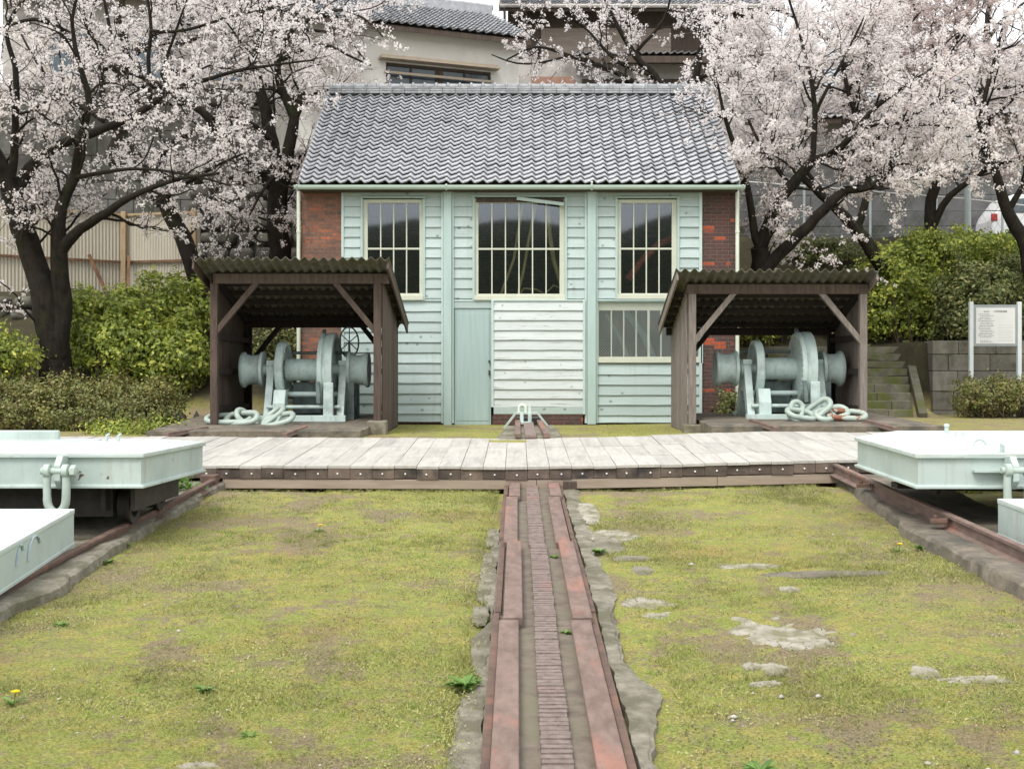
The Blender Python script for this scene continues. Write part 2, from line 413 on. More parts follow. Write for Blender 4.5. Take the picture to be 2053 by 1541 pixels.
m_screen = M('pale_screen_wire', (0.42, 0.48, 0.46), (0.5, 0.56, 0.53), 3, 0.5, 0)
m_black = M('black_iron', (0.02, 0.018, 0.016), (0.045, 0.038, 0.034), 8, 0.7, 0.2)
m_plank = M('bleached_plank', (0.375, 0.358, 0.325), (0.46, 0.442, 0.408), 4, 0.8, 0.3, stretch=(6, 0.7, 6), isl=0.10, c3=(0.31, 0.29, 0.265), s3=1.4, t3=(0.5, 0.7))
m_plank_end = M('dark_plank_end', (0.075, 0.055, 0.045), (0.16, 0.12, 0.095), 5, 0.8, 0.4, isl=0.35, c3=(0.03, 0.026, 0.023), s3=2.2, t3=(0.48, 0.66))
m_beam = M('new_timber_beam', (0.27, 0.215, 0.165), (0.35, 0.285, 0.225), 4, 0.8, 0.2, stretch=(0.7, 5, 5), chips=0.70, chip=(0.16, 0.11, 0.08), chip_scale=3)
m_bolt = M('pale_bolt_head', (0.7, 0.72, 0.72), (0.8, 0.82, 0.82), 5, 0.4, 0)
m_bark = M('cherry_bark', (0.010, 0.008, 0.0065), (0.030, 0.024, 0.019), 8, 0.95, 0.8, spec=0.2, c3=(0.03, 0.034, 0.015), s3=2.5, t3=(0.56, 0.7), stretch=(1, 1, 0.5), bscale=22, bdist=0.03)
m_petal = leaf_mat('cherry_blossom', [(0.79, 0.72, 0.71), (0.85, 0.80, 0.795), (0.88, 0.86, 0.855), (0.87, 0.85, 0.84)], 0.5, 0.7)
m_petal_pink = leaf_mat('pinkish_blossom', [(0.50, 0.39, 0.36), (0.74, 0.675, 0.66), (0.80, 0.755, 0.745), (0.70, 0.60, 0.585)], 0.5, 0.7)
m_shrub = leaf_mat('bright_shrub_leaf', [(0.11, 0.16, 0.03), (0.25, 0.32, 0.055), (0.43, 0.49, 0.075), (0.62, 0.61, 0.13)], 0.3)
m_shrub_dark = leaf_mat('dark_shrub_leaf', [(0.075, 0.10, 0.034), (0.16, 0.20, 0.062), (0.28, 0.315, 0.11), (0.42, 0.385, 0.15)], 0.25)
m_hedge = leaf_mat('azalea_hedge_leaf', [(0.105, 0.125, 0.036), (0.20, 0.23, 0.058), (0.285, 0.28, 0.085), (0.24, 0.15, 0.07)], 0.25)
m_weed = leaf_mat('weed_leaf', [(0.08, 0.16, 0.03), (0.14, 0.26, 0.05), (0.20, 0.33, 0.07)], 0.3)
m_yellow = M('dandelion_petals', (0.8, 0.5, 0.01), (0.9, 0.6, 0.02), 20, 0.6, 0)
m_twig = M('shrub_twig', (0.05, 0.037, 0.027), (0.09, 0.07, 0.05), 8, 0.9, 0)
m_fence = M('beige_corrugated_steel', (0.42, 0.385, 0.315), (0.50, 0.465, 0.385), 1.5, 0.6, 0.05, stretch=(3, 3, 0.5))
m_fence_rail = M('rusty_fence_rail', (0.10, 0.05, 0.028), (0.2, 0.11, 0.055), 4, 0.8, 0.3)
m_fence_post = M('ochre_fence_post', (0.30, 0.215, 0.12), (0.40, 0.30, 0.18), 4, 0.7, 0.2, c3=(0.22, 0.09, 0.04), s3=2, t3=(0.55, 0.66))
m_rubble = M('dark_rubble_stone', (0.045, 0.042, 0.036), (0.125, 0.118, 0.10), 4, 0.95, 0.8, isl=0.4, c3=(0.06, 0.065, 0.025), s3=2, t3=(0.52, 0.7), bscale=14)
m_ashlar = M('grey_ashlar_stone', (0.15, 0.14, 0.115), (0.25, 0.235, 0.20), 4, 0.92, 0.6, isl=0.22, c3=(0.08, 0.08, 0.05), s3=1.6, t3=(0.5, 0.7), bscale=20)
m_step = M('mossy_step_stone', (0.085, 0.08, 0.06), (0.17, 0.16, 0.12), 5, 0.95, 0.6, isl=0.15, c3=(0.085, 0.095, 0.025), s3=2.4, t3=(0.46, 0.62))
m_plaster = M('beige_plaster', (0.60, 0.58, 0.53), (0.67, 0.65, 0.60), 2, 0.9, 0.1, c3=(0.50, 0.48, 0.43), s3=0.6, t3=(0.5, 0.75))
m_plaster_grey = M('grey_plaster', (0.40, 0.38, 0.355), (0.48, 0.455, 0.43), 1.5, 0.9, 0.1, c3=(0.22, 0.20, 0.19), s3=0.6)
m_darkwood = M('old_house_boards', (0.045, 0.033, 0.025), (0.10, 0.072, 0.055), 4, 0.85, 0.3, stretch=(6, 6, 0.5))
m_siding = M('brown_siding', (0.20, 0.16, 0.13), (0.29, 0.24, 0.20), 3, 0.8, 0.2, stretch=(0.5, 5, 5))
m_hwin = M('house_window_glass', (0.05, 0.07, 0.085), (0.09, 0.12, 0.14), 2, 0.08, 0)
m_hframe = M('house_window_frame', (0.33, 0.27, 0.20), (0.40, 0.34, 0.26), 4, 0.7, 0.1)
m_orange = M('orange_panel', (0.27, 0.15, 0.105), (0.33, 0.19, 0.135), 4, 0.7, 0.1)
m_signpost = M('sign_post_paint', (0.55, 0.60, 0.61), (0.62, 0.67, 0.68), 3, 0.4, 0)
m_signframe = M('sign_frame_grey', (0.25, 0.28, 0.29), (0.30, 0.33, 0.34), 3, 0.5, 0)
m_signface = M('sign_face', (0.60, 0.61, 0.61), (0.66, 0.67, 0.67), 1.5, 0.5, 0)
m_ink = M('sign_ink', (0.09, 0.09, 0.09), (0.12, 0.12, 0.12), 3, 0.7, 0)
m_ink2 = M('faded_sign_ink', (0.38, 0.38, 0.37), (0.44, 0.44, 0.43), 3, 0.7, 0)
m_car = M('white_car_paint', (0.74, 0.75, 0.77), (0.78, 0.79, 0.8), 2, 0.3, 0)
m_tail = M('red_lamp_glass', (0.35, 0.02, 0.02), (0.45, 0.03, 0.03), 4, 0.2, 0)
m_tyre = M('tyre_rubber', (0.02, 0.02, 0.02), (0.03, 0.03, 0.03), 8, 0.9, 0)
m_rope = M('yellow_rope', (0.55, 0.40, 0.15), (0.65, 0.48, 0.2), 20, 0.9, 0.2)
m_redpipe = M('red_pipe_paint', (0.55, 0.10, 0.06), (0.65, 0.15, 0.09), 4, 0.5, 0)
m_pole = M('galvanised_pole', (0.34, 0.40, 0.41), (0.42, 0.48, 0.49), 3, 0.5, 0)
m_wire = M('pale_wire', (0.6, 0.6, 0.6), (0.7, 0.7, 0.7), 3, 0.5, 0)
m_mesh = M('galvanised_mesh', (0.10, 0.115, 0.115), (0.14, 0.155, 0.155), 3, 0.5, 0)

def ground_mat():
    m, nt, bs = base_mat('mossy_lawn')
    v = coords(nt)
    fine = noise(nt, v, 62, 8, 0.82)
    mid = noise(nt, v, 5.5, 6, 0.7)
    big = noise(nt, v, 0.75, 5, 0.6)
    moss = ramp(nt, fine, [(0.36, (0.15, 0.125, 0.035)), (0.5, (0.385, 0.345, 0.09)), (0.64, (0.60, 0.545, 0.21))])
    green = ramp(nt, fine, [(0.36, (0.13, 0.165, 0.033)), (0.64, (0.42, 0.485, 0.12))])
    soil = ramp(nt, fine, [(0.33, (0.13, 0.095, 0.062)), (0.52, (0.29, 0.225, 0.15)), (0.68, (0.46, 0.385, 0.29))])
    col = mixc(nt, ramp(nt, mid, [(0.41, 0.0), (0.55, 0.85)]), moss, green)
    col = mixc(nt, ramp(nt, noise(nt, v, 13, 5, 0.75), [(0.50, 0.0), (0.64, 0.8)]), col, soil)
    sm = N(nt, 'ShaderNodeMath', operation='ADD'); nt.links.new(big, sm.inputs[0])
    hl = N(nt, 'ShaderNodeMath', operation='MULTIPLY'); nt.links.new(noise(nt, v, 3.1, 7, 0.72), hl.inputs[0]); hl.inputs[1].default_value = 0.8; nt.links.new(hl.outputs[0], sm.inputs[1])
    col = mixc(nt, ramp(nt, sm.outputs[0], [(0.93, 0.0), (1.08, 0.9)]), col, soil)
    sx = nt.nodes.new('ShaderNodeSeparateXYZ'); nt.links.new(v, sx.inputs[0])
    ab = N(nt, 'ShaderNodeMath', operation='ABSOLUTE'); nt.links.new(sx.outputs[0], ab.inputs[0])
    mrg = N(nt, 'ShaderNodeMapRange', i_From_Min=2.2, i_From_Max=3.4, i_To_Min=0.0, i_To_Max=1.0); nt.links.new(ab.outputs[0], mrg.inputs[0])
    pt = N(nt, 'ShaderNodeMath', operation='MULTIPLY'); nt.links.new(mrg.outputs[0], pt.inputs[0]); nt.links.new(ramp(nt, noise(nt, v, 2.2, 7, 0.75), [(0.44, 0.0), (0.58, 0.9)]), pt.inputs[1])
    col = mixc(nt, pt.outputs[0], col, soil)
    rust = ramp(nt, noise(nt, v, 0.55, 4, 0.6, 0.5), [(0.55, 0.0), (0.72, 0.55)])
    col = mixc(nt, rust, col, ramp(nt, fine, [(0.3, (0.22, 0.145, 0.045)), (0.7, (0.44, 0.31, 0.11))]))
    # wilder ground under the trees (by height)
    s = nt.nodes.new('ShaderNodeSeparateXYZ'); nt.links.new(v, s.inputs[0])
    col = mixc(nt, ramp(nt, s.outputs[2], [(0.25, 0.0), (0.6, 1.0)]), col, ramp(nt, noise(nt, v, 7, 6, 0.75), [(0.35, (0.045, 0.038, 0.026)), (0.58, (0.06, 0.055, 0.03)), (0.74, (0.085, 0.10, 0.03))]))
    nt.links.new(col, bs.inputs['Base Color']); bs.inputs['Roughness'].default_value = 0.95
    bs.inputs['Specular IOR Level'].default_value = 0.2
    bump(nt, bs, fine, 0.9, 0.03)
    return m
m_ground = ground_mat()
# ================================================================== GROUND
def build_ground():
    xs = np.concatenate([np.linspace(-90, -14, 24)[:-1], np.linspace(-14, -4.2, 60)[:-1], np.linspace(-4.2, 4.2, 190)[:-1], np.linspace(4.2, 14, 60)[:-1], np.linspace(14, 90, 24)])
    ys = np.concatenate([np.linspace(-60, 3.6, 14)[:-1], np.linspace(3.6, 14.5, 240)[:-1], np.linspace(14.5, 36, 130)[:-1], np.linspace(36, 160, 30)])
    X, Y = np.meshgrid(xs, ys)
    Z = gz(X, Y)
    near = (1 - ss(Y, 15.5, 17))
    Z = Z + near * (fbm(X * 1.3, Y * 1.3, 3) - 0.47) * 0.05 + (fbm(X * 9, Y * 9, 5, 3) - 0.44) * 0.02 * ss(-np.abs(X - 0.17), -0.9, -0.6 + 0.0001) * 0 + near * (fbm(X * 9, Y * 9, 5, 3) - 0.44) * 0.022 * ss(np.abs(X - 0.17), 0.5, 0.9)
    Z = Z - 0.075 * ss(Y, 13.86, 14.0) * (1 - ss(Y, 15.4, 15.9)) * (1 - ss(np.abs(X - .1), 3.6, 3.9))
    Z = Z - 0.035 * (1 - ss(np.abs(X - 0.17), 0.36, 0.6)) * (1 - ss(Y, 13.5, 14.5)) - 0.06 * ss(Y, 18, 22) * 0
    bank = ss(Z, 0.35, 0.9)
    Z = Z + bank * (fbm(X * 0.9, Y * 0.9, 9) - 0.47) * 0.35
    n, m = len(xs), len(ys)
    i = np.arange(m - 1)[:, None] * n + np.arange(n - 1)[None, :]
    faces = np.stack([i, i + 1, i + n + 1, i + n], -1).reshape(-1, 4)
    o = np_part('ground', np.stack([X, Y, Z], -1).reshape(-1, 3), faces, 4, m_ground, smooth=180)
    o['kind'] = 'structure'
build_ground()

# ================================================================== CENTRE TRACK
def zt(Y, X=0.17): return float(lane(X, Y))
def sheared(mb, pts_xz, y0, y1, dx=0.0, dz=0.0):
    """cross-section polygon (x,z above lane) swept from y0 to y1 along the slope"""
    poly0 = [(x + dx, y0, zt(y0) + z + dz) for x, z in pts_xz]
    poly1 = [(x + dx, y1, zt(y1) + z + dz) for x, z in pts_xz]
    n = len(poly0)
    f = [tuple(range(n - 1, -1, -1)), tuple(range(n, 2 * n))] + [(i, (i + 1) % n, n + (i + 1) % n, n + i) for i in range(n)]
    mb.add(poly0 + poly1, f)
def rect(x0, x1, z0, z1): return [(x0, z0), (x1, z0), (x1, z1), (x0, z1)]
YJ = [2.5, 7.57, 10.27, 13.0, 15.7]          # joints of the cast sections
tr = thing('rack_track', (0.17, 9.0, zt(9.0)), 'rusty iron centre track of two rails and a toothed rack running up the slope', 'track')
JX = [(-0.005, 0.0), (0.008, 0.0), (-0.012, -0.008), (0.016, 0.004)]
bed = MB(); rk = MB()
for k in range(4):
    y0, y1 = YJ[k], YJ[k + 1] - 0.012
    dx = JX[k][0]; dz = (0.0, 0.006, -0.004, 0.005)[k]
    sheared(bed, rect(-0.165, 0.515, -0.12, 0.012), y0 + 0.1, y1 + 0.1, dx * 0.3)
for side, (a, b) in enumerate(((-0.113, 0.012), (0.338, 0.468))):
    rl = MB(); fl = MB()
    for k in range(4):
        y0, y1 = YJ[k], YJ[k + 1] - 0.015
        dx = JX[k][0] + (0.012 if (k == 1 and side == 0) else 0); dz = (0.0, 0.010, -0.005, 0.008)[k]
        sheared(rl, [(a + .02, 0.006), (b - .02, 0.006), (b, 0.05), (b, 0.072), (b - .006, 0.078), (a + .006, 0.078), (a, 0.072), (a, 0.05)], y0, y1, dx, dz)
        if side == 0: sheared(fl, rect(-0.158, -0.119, -0.05, 0.042), y0 + 0.35, y1 + 0.33, dx * 0.4)
        else: sheared(fl, rect(0.474, 0.512, -0.05, 0.042), y0 + 0.35, y1 + 0.33, dx * 0.4)
    rr = part('rail', rl, m_rust, tr, bev=0.004)
    part('flange', fl, m_rust_dark, rr)
# toothed rack: many shallow worn teeth
y = 2.5; k = 0
while y < 15.6:
    kk = max(i for i in range(4) if YJ[i] <= y + 1e-6)
    dxk = JX[kk][1] + (0.0, 0.004, 0.0, -0.01)[kk]
    L = 0.062
    j = random.uniform(-.003, .003)
    prof = [(0.104 + j, 0.01), (0.243 + j, 0.01), (0.243 + j, 0.047), (0.104 + j, 0.047)]
    sheared(rk, prof, y, y + L * 0.66, dxk, random.uniform(-.003, .003))
    sheared(rk, rect(0.107, 0.24, 0.01, 0.0425), y + L * 0.66, y + L, dxk)
    y += L; k += 1
part('bed', bed, m_bed, tr)
part('rack', rk, m_rack, tr)

def ragged_slab(name, pts_in, pts_out, h, mat, label, cat, res=0.035, seed=1, low=-0.05, amp=0.24):
    """strip lying on the lane between two ragged edges given as (x,y) polylines with the same y's"""
    ya = [p[1] for p in pts_in]
    y0, y1 = ya[0], ya[-1]
    n = int((y1 - y0) / res) + 1
    ys_ = np.linspace(y0, y1, n)
    xi = np.interp(ys_, ya, [p[0] for p in pts_in]) + (fbm(ys_ * 5, ys_ * 0 + seed, seed, 3) - .44) * 0.05
    xo = np.interp(ys_, [p[1] for p in pts_out], [p[0] for p in pts_out]) + (fbm(ys_ * 1.6, ys_ * 0 + seed + 7, seed, 6) - .47) * amp
    K = 9
    vs = []
    for i in range(n):
        row = [(xi[i], ys_[i], low)]
        for j in range(K):
            t = j / (K - 1)
            x = xi[i] * (1 - t) + xo[i] * t
            z = h + (float(fbm(x * 3, ys_[i] * 3, seed, 4)) - .47) * 0.03
            if t > 0.85: z -= 0.012
            row.append((x, ys_[i], z))
        row.append((xo[i] + 0.01, ys_[i], low))
        vs += [(x, y, zt(y, x) + z) for x, y, z in row]
    W = K + 2
    fs = [(i * W + j, i * W + j + 1, (i + 1) * W + j + 1, (i + 1) * W + j) for i in range(n - 1) for j in range(W - 1)]
    fs += [tuple(range(W)), tuple((n - 1) * W + j for j in range(W - 1, -1, -1))]
    mb = MB().add(vs, fs)
    o = part(name, mb, mat, None, org=(float(np.mean(xi)), y0, zt(y0)), smooth=40)
    return tag(o, label, cat)
ragged_slab('concrete_edging', [(0.53, 4.2), (0.53, 14.0)], [(0.66, 4.2), (0.65, 5.2), (0.68, 6.0), (0.665, 7.2), (0.68, 8.6), (0.69, 10.5), (0.70, 12.0), (0.66, 14.0)], 0.022, m_conc_pale,
            'long ragged concrete edging strip along the right side of the centre track', 'edging', seed=3)

ragged_slab('concrete_edging', [(-0.162, 4.2), (-0.162, 12.6)], [(-.30, 4.2), (-.31, 5.2), (-.32, 5.9), (-.28, 6.25), (-.20, 6.5), (-.27, 6.9), (-.29, 7.4), (-.19, 7.8), (-.25, 8.5), (-.27, 9.3), (-.20, 9.6), (-.25, 10.2), (-.24, 11.0), (-.18, 11.4), (-.18, 12.6)], 0.008, m_conc_pale,
            'low crumbling stone edging along the left side of the centre track', 'edging', seed=8, amp=0.10)
# ---- rocks
def rock(name, cx, cy, rx, ry, h, label, seed, mat=None, pts=None, ang=0.0, group=None, cat='rock', sink=-0.03, base=None):
    n = 64; rings = [(1.0, sink), (0.965, h * 0.25), (0.90, h * 0.75), (0.72, h), (0.5, h * 1.02), (0.25, h * 1.02)]
    vs = []
    rq = random.Random(seed * 7 + 1); nc = rq.randint(7, 10)
    ca = sorted(2 * math.pi * (i + rq.uniform(-.3, .3)) / nc for i in range(nc)); cr2_ = [rq.uniform(.78, 1.12) for _ in range(nc)]
    def rad(a):
        for i in range(nc):
            a0, a1 = ca[i], ca[(i + 1) % nc] + (2 * math.pi if i == nc - 1 else 0)
            aa = a if a >= ca[0] else a + 2 * math.pi
            if a0 <= aa <= a1:
                p0 = Vector((math.cos(a0), math.sin(a0))) * cr2_[i]; p1 = Vector((math.cos(a1), math.sin(a1))) * cr2_[(i + 1) % nc]
                e = p1 - p0; dd = Vector((math.cos(aa), math.sin(aa))); den = dd.x * e.y - dd.y * e.x
                return (p0.x * e.y - p0.y * e.x) / den if abs(den) > 1e-6 else 1.0
        return 1.0
    for (t, z) in rings:
        for k in range(n):
            a = 2 * math.pi * k / n
            sq = 1.0 / max(abs(math.cos(a)), abs(math.sin(a))) ** .45
            rr = (.86 * (.45 + .55 * rad(a)) * sq if mat is not None else 0.95) + (float(fbm(math.cos(a) * 3.1 + 5, math.sin(a) * 3.1 + 5, seed, 6)) - .47) * (.30 if mat is not None else 1.15)
            x = rx * math.cos(a) * rr * t; y = ry * math.sin(a) * rr * t
            x, y = x * math.cos(ang) - y * math.sin(ang), x * math.sin(ang) + y * math.cos(ang)
            zz = z * 0.45 + (float(fbm(x * 11, y * 11, seed + 2, 4)) - .45) * min(h, .03) * .8 * (t < 0.95)
            g = float(gz(cx + x, cy + y)) if base is None else base
            vs.append((cx + x, cy + y, g + zz))
    g = float(gz(cx, cy)) if base is None else base
    vs.append((cx, cy, g + h * 1.03))
    fs = []
    for i in range(len(rings) - 1):
        for k in range(n): fs.append((i * n + k, i * n + (k + 1) % n, (i + 1) * n + (k + 1) % n, (i + 1) * n + k))
    c = len(vs) - 1
    for k in range(n): fs.append(((len(rings) - 1) * n + k, (len(rings) - 1) * n + (k + 1) % n, c))
    fs.append(tuple(range(n - 1, -1, -1)))
    o = part(name, MB().add(vs, fs), mat or m_stone, None, org=(cx, cy, g), smooth=50)
    return tag(o, label, cat, group)
def onlane(px, py):
    D = 1.94 * F / (py - 650.0)
    D = (1.94 - 0.035) * F / (py - 650.0) if px > 1100 else D
    return ((px - VX) / F * D, D)
GR = 'stones bedded in the lawn'
def rk_px(px, py, wpx, hpx, h, label, seed, ang=0.0, mat=None):
    x, y = onlane(px, py); s = F / y
    rx = wpx / 2 / s; ry = 0.5 * abs(onlane(px, py - hpx / 2)[1] - onlane(px, py + hpx / 2)[1])
    return rock('flat_stone', x, y, rx, ry, h, label, seed, mat, ang=ang, group=GR)
rk_px(1545, 1262, 190, 66, 0.03, 'largest pale bedrock sheet showing through the lawn right of the track', 11, -0.1)
rk_px(1668, 1268, 130, 22, 0.02, 'narrow pale rock tongue right of the largest bedrock sheet', 12, -0.25)
rk_px(1650, 1287, 60, 16, 0.02, 'small pale rock tip just below the largest bedrock sheet', 31, -0.1)
rk_px(1955, 1366, 130, 16, 0.025, 'long thin pale stone in the lawn at the right edge', 13, -0.1)
rk_px(1855, 1348, 60, 24, 0.03, 'pointed pale stone left of the long thin stone at the right', 14, -0.5)
rk_px(1552, 1334, 56, 20, 0.035, 'lumpy pale stone below the bedrock sheet, right of two', 15)
rk_px(1508, 1328, 44, 18, 0.03, 'lumpy pale stone below the bedrock sheet, left of two', 16)
rk_px(1540, 1362, 70, 12, 0.02, 'thin sliver of pale stone nearest below the lumpy stones', 17, 0.3)
rk_px(1288, 1138, 60, 26, 0.025, 'squarish tan stone beside the concrete edging', 18, mat=m_conc_pale)
rk_px(1228, 1068, 96, 24, 0.025, 'pale rough stone beside the edging near the platform', 19)
rk_px(1265, 1112, 90, 12, 0.02, 'narrow tan stone strip behind the squarish tan stone', 20, mat=m_conc_pale)
rk_px(1500, 1132, 130, 12, 0.018, 'long pale stone streak in the lawn halfway to the right rail', 21)
rk_px(1650, 1150, 330, 14, 0.012, 'wide flat brown stone course crossing the right lawn', 22, mat=m_conc)
rk_px(1585, 1180, 44, 14, 0.03, 'small white stone below the wide flat stone course', 23)
rk_px(1290, 1200, 110, 20, 0.02, 'pale broken stone right of the edging at mid slope', 24)
rk_px(1320, 1225, 60, 14, 0.02, 'small pale stone below the broken stone at mid slope', 25)
rk_px(395, 1538, 90, 14, 0.03, 'half buried pale stone at the bottom edge left of the track', 26)
GS = 'stones lining the left side of the centre track'
for px, py, w, hh, h, lab, sd in (
    (985, 1075, 22, 46, 0.03, 'small pale stone beside the track below the platform', 41), (978, 1128, 30, 60, 0.03, 'second pale stone below the platform on the left of the track', 42),
    (972, 1182, 36, 54, 0.03, 'pale stone by the left rail at mid slope', 43), (962, 1232, 44, 50, 0.03, 'crumbled pale stone beside the left rail at mid slope', 44),
    (963, 1315, 44, 90, 0.06, 'tall dark grey stone behind the leafy weed by the track', 45), (944, 1432, 72, 104, 0.05, 'big flat grey stone in front of the leafy weed by the track', 46),
    (948, 1512, 70, 60, 0.03, 'broken grey stone at the bottom of the picture by the track', 47)):
    x, y = onlane(px, py); s = F / y
    ry = 0.5 * abs(onlane(px, py - hh / 2)[1] - onlane(px, py + hh / 2)[1])
    rock('edge_stone', x, y, w / 2 / s, ry * .95, h * .38, lab, sd, m_conc_pale, group=GS)
rock('edge_stone', 0.72, 12.3, 0.14, 0.8, 0.05, 'long pale stone leaning on the right flange of the track near the platform', 51, m_stone, group=GS)
rock('edge_stone', 0.80, 10.6, 0.16, 0.55, 0.03, 'wide pale stone right of the track below the long stone', 52, m_conc_pale, group=GS)

# ================================================================== SIDE KERBS AND RAILS
def kerb(name, xin, xout, h, y0, y1, mat, label, seed, rag=0.05):
    ys_ = np.arange(y0, y1, 0.045); vs = []; W = 7
    for y in ys_:
        xi = np.interp(y, [p[0] for p in xin], [p[1] for p in xin]); sgn = 1 if xout > 0 else -1
        w = (float(fbm(y * 1.4, seed, seed, 6)) - .47) * rag * 2
        crack = 0.05 * float(ss(vnoise(y * 1.3, 3, seed), .76, .8)) + 0.02 * float(ss(vnoise(y * 7, 5, seed), .7, .75))
        xi = xi + sgn * (w + crack)
        hh = h + (float(fbm(y * 1.5, 9, seed)) - .47) * 0.05
        g = zt(y, xi)
        row = [(xi - sgn * 0.02, g - 0.12), (xi - sgn * .0, g + hh * 0.75), (xi + sgn * 0.025, g + hh)]
        for t in (0.3, 0.6, 1.0): row.append((xi + (xout - xi) * t, g + hh + (float(fbm(y * 4, t * 3, seed, 4)) - .47) * 0.03))
        row.append((xout, g - 0.12))
        vs += [(x, y, z) for x, z in row]
    n = len(ys_)
    fs = [(i * W + j, i * W + j + 1, (i + 1) * W + j + 1, (i + 1) * W + j) for i in range(n - 1) for j in range(W - 1)] + [tuple(range(W)), tuple((n - 1) * W + j for j in range(W - 1, -1, -1))]
    return tag(part(name, MB().add(vs, fs), mat, None, org=(xout, y0, zt(y0)), smooth=35), label, 'kerb')
kerb('stone_kerb', [(4, -3.33), (8, -3.33), (8.4, -3.24), (9.2, -3.3), (10, -3.42), (14.4, -3.42)], -4.35, 0.085, 4.0, 14.4, m_conc_pale, 'low cracked stone kerb carrying the rail on the left', 5, 0.07)
kerb('stone_kerb', [(4, 3.46), (10.6, 3.40), (10.9, 3.46), (12.4, 3.62), (14.3, 3.80)], 4.6, 0.115, 4.0, 14.4, m_conc, 'taller mossy concrete kerb carrying the rail on the right', 6, 0.03)
def rail_section(x, zb, hh=0.13, hw=0.033, fw=0.065):
    return [(x - fw, zb), (x + fw, zb), (x + fw, zb + .012), (x + .012, zb + .03), (x + .012, zb + hh - .035), (x + hw, zb + hh - .028), (x + hw, zb + hh - .004), (x + hw - .006, zb + hh), (x - hw + .006, zb + hh), (x - hw, zb + hh - .004), (x - hw, zb + hh - .028), (x - .012, zb + hh - .035), (x - .012, zb + .03), (x - fw, zb + .012)]
lr = MB(); sheared(lr, [(x, z) for x, z in rail_section(-3.53, 0.05, 0.10)], 4.0, 14.35)
tag(part('steel_rail', lr, m_rust_dark, None, org=(-3.53, 4, zt(4))), 'rusty red steel rail under the carriages on the left', 'rail', 'carriage rails along the kerbs')
rr_ = MB(); sheared(rr_, rail_section(3.74, 0.16, 0.14), 4.0, 14.3)
rro = tag(part('steel_rail', rr_, m_rust, None, org=(3.74, 4, zt(4))), 'brown steel rail with wide foot on the tall kerb at the right', 'rail', 'carriage rails along the kerbs')
def clip_at(x, y, z0, par, sgn):
    c = MB()
    c.beam((x - sgn * .04, y - .05, zt(y, x) + z0), (x - sgn * .17, y + .0, zt(y, x) + z0 - .01), 0.10, 0.035)
    c.lathe([(0, .02), (.03, .02)], (x - sgn * .13, y - .01, zt(y, x) + z0 + .01), (0, 0, 1), 10)
    return part('rail_clip', c, m_rust_dark, par, bev=.004)
for yy in (8.35, 10.35, 12.6): clip_at(3.74, yy, 0.185, rro, 1)
for (px, py, sl_, lab) in ((1520, 0, 0, 'left'),): pass

# ================================================================== TIMBER PLATFORM
def zf(X): return np.interp(X, [-7.2, -3.6, 0, 2, 3.9, 7], [-.115, -.124, -.142, -.105, -.058, -.05])
def zk(X): return np.interp(X, [-7.2, -4.7, -2, 0, 1.5, 3.6, 4.8, 7], [.04, .038, .02, .009, .04, .115, .105, .10])
YF, YK = 14.09, 17.5
def zdeck(X, Y): return float(zf(X) + (zk(X) - zf(X)) * (Y - YF) / (YK - YF))
pf = thing('timber_platform', (0, YF, -0.42), 'wide low platform of bleached planks crossing the slope in front of the engine house', 'platform')
dk = MB(); de = MB(); bolts = []
W_ = 0.2612; x = -7.2; k = 0
while x < 6.6:
    g = 0.006; x0, x1 = x + g / 2, x + W_ - g / 2
    seam = [YF, YF + 0.98, YF + 2.15, YK]
    j = [random.uniform(-.012, .012) for _ in range(2)]
    seam[1] += j[0]; seam[2] += j[1]
    dzp = random.uniform(-.005, .005)
    for s_ in range(3):
        a, b = seam[s_] + (0.007 if s_ else random.uniform(-.012, .008)), seam[s_ + 1]
        d2 = dzp + random.uniform(-.003, .003)
        vs = []
        for yy in (a, b):
            for xx in (x0, x1):
                z = zdeck(xx, yy) + d2
                vs += [(xx, yy, z - .03), (xx, yy, z)]
        dk.add(vs, [(0, 2, 3, 1), (4, 5, 7, 6), (1, 3, 7, 5), (0, 4, 6, 2), (0, 1, 5, 4), (2, 6, 7, 3)])
    zt_ = zdeck((x0 + x1) / 2, YF) + dzp - .031
    yj = random.uniform(-.006, .008)
    de.box(x0 - .001, x1 + .001, YF + .012 + yj, YF + 0.16, zt_ - .118 + random.uniform(-.006, .006), zt_)
    if -4.6 < x < 5.0: bolts.append((random.uniform(-.02, .02) + (x0 + x1) / 2, YF + .010 + yj, zt_ - .062))
    x += W_; k += 1
part('deck', dk, m_plank, pf)
edg = part('plank_end', de, m_plank_end, pf)
for bx, by, bz in bolts:
    b = MB(); b.lathe([(0, .011), (.008, .011), (.013, .007)], (bx, by, bz), (0, -1, 0), 10)
    part('bolt', b, m_bolt, pf)
for (xa, xb, lab) in ((-3.48, 0.22, None), (0.225, 2.35, None), (2.355, 3.95, None)):
    bm_ = MB(); vs = []
    for xx in (xa, xb):
        zz = float(zf(xx)) - .157
        for yy in (YF + .02, YF + .17): vs += [(xx, yy, zz - .112), (xx, yy, zz)]
    bm_.add(vs, [(0, 2, 3, 1), (4, 5, 7, 6), (0, 1, 5, 4), (2, 6, 7, 3), (1, 3, 7, 5), (0, 4, 6, 2)])
    part('edge_beam', bm_, m_beam, pf, bev=.004)
su = MB()
for sx in np.arange(-6.5, 6.4, 1.6):
    if abs(sx - .17) < .5: sx += .6
    for sy in (15.2, 16.6): su.box(sx - .1, sx + .1, sy - .1, sy + .1, zt(sy, sx) - .3, zdeck(sx, sy) - .04)
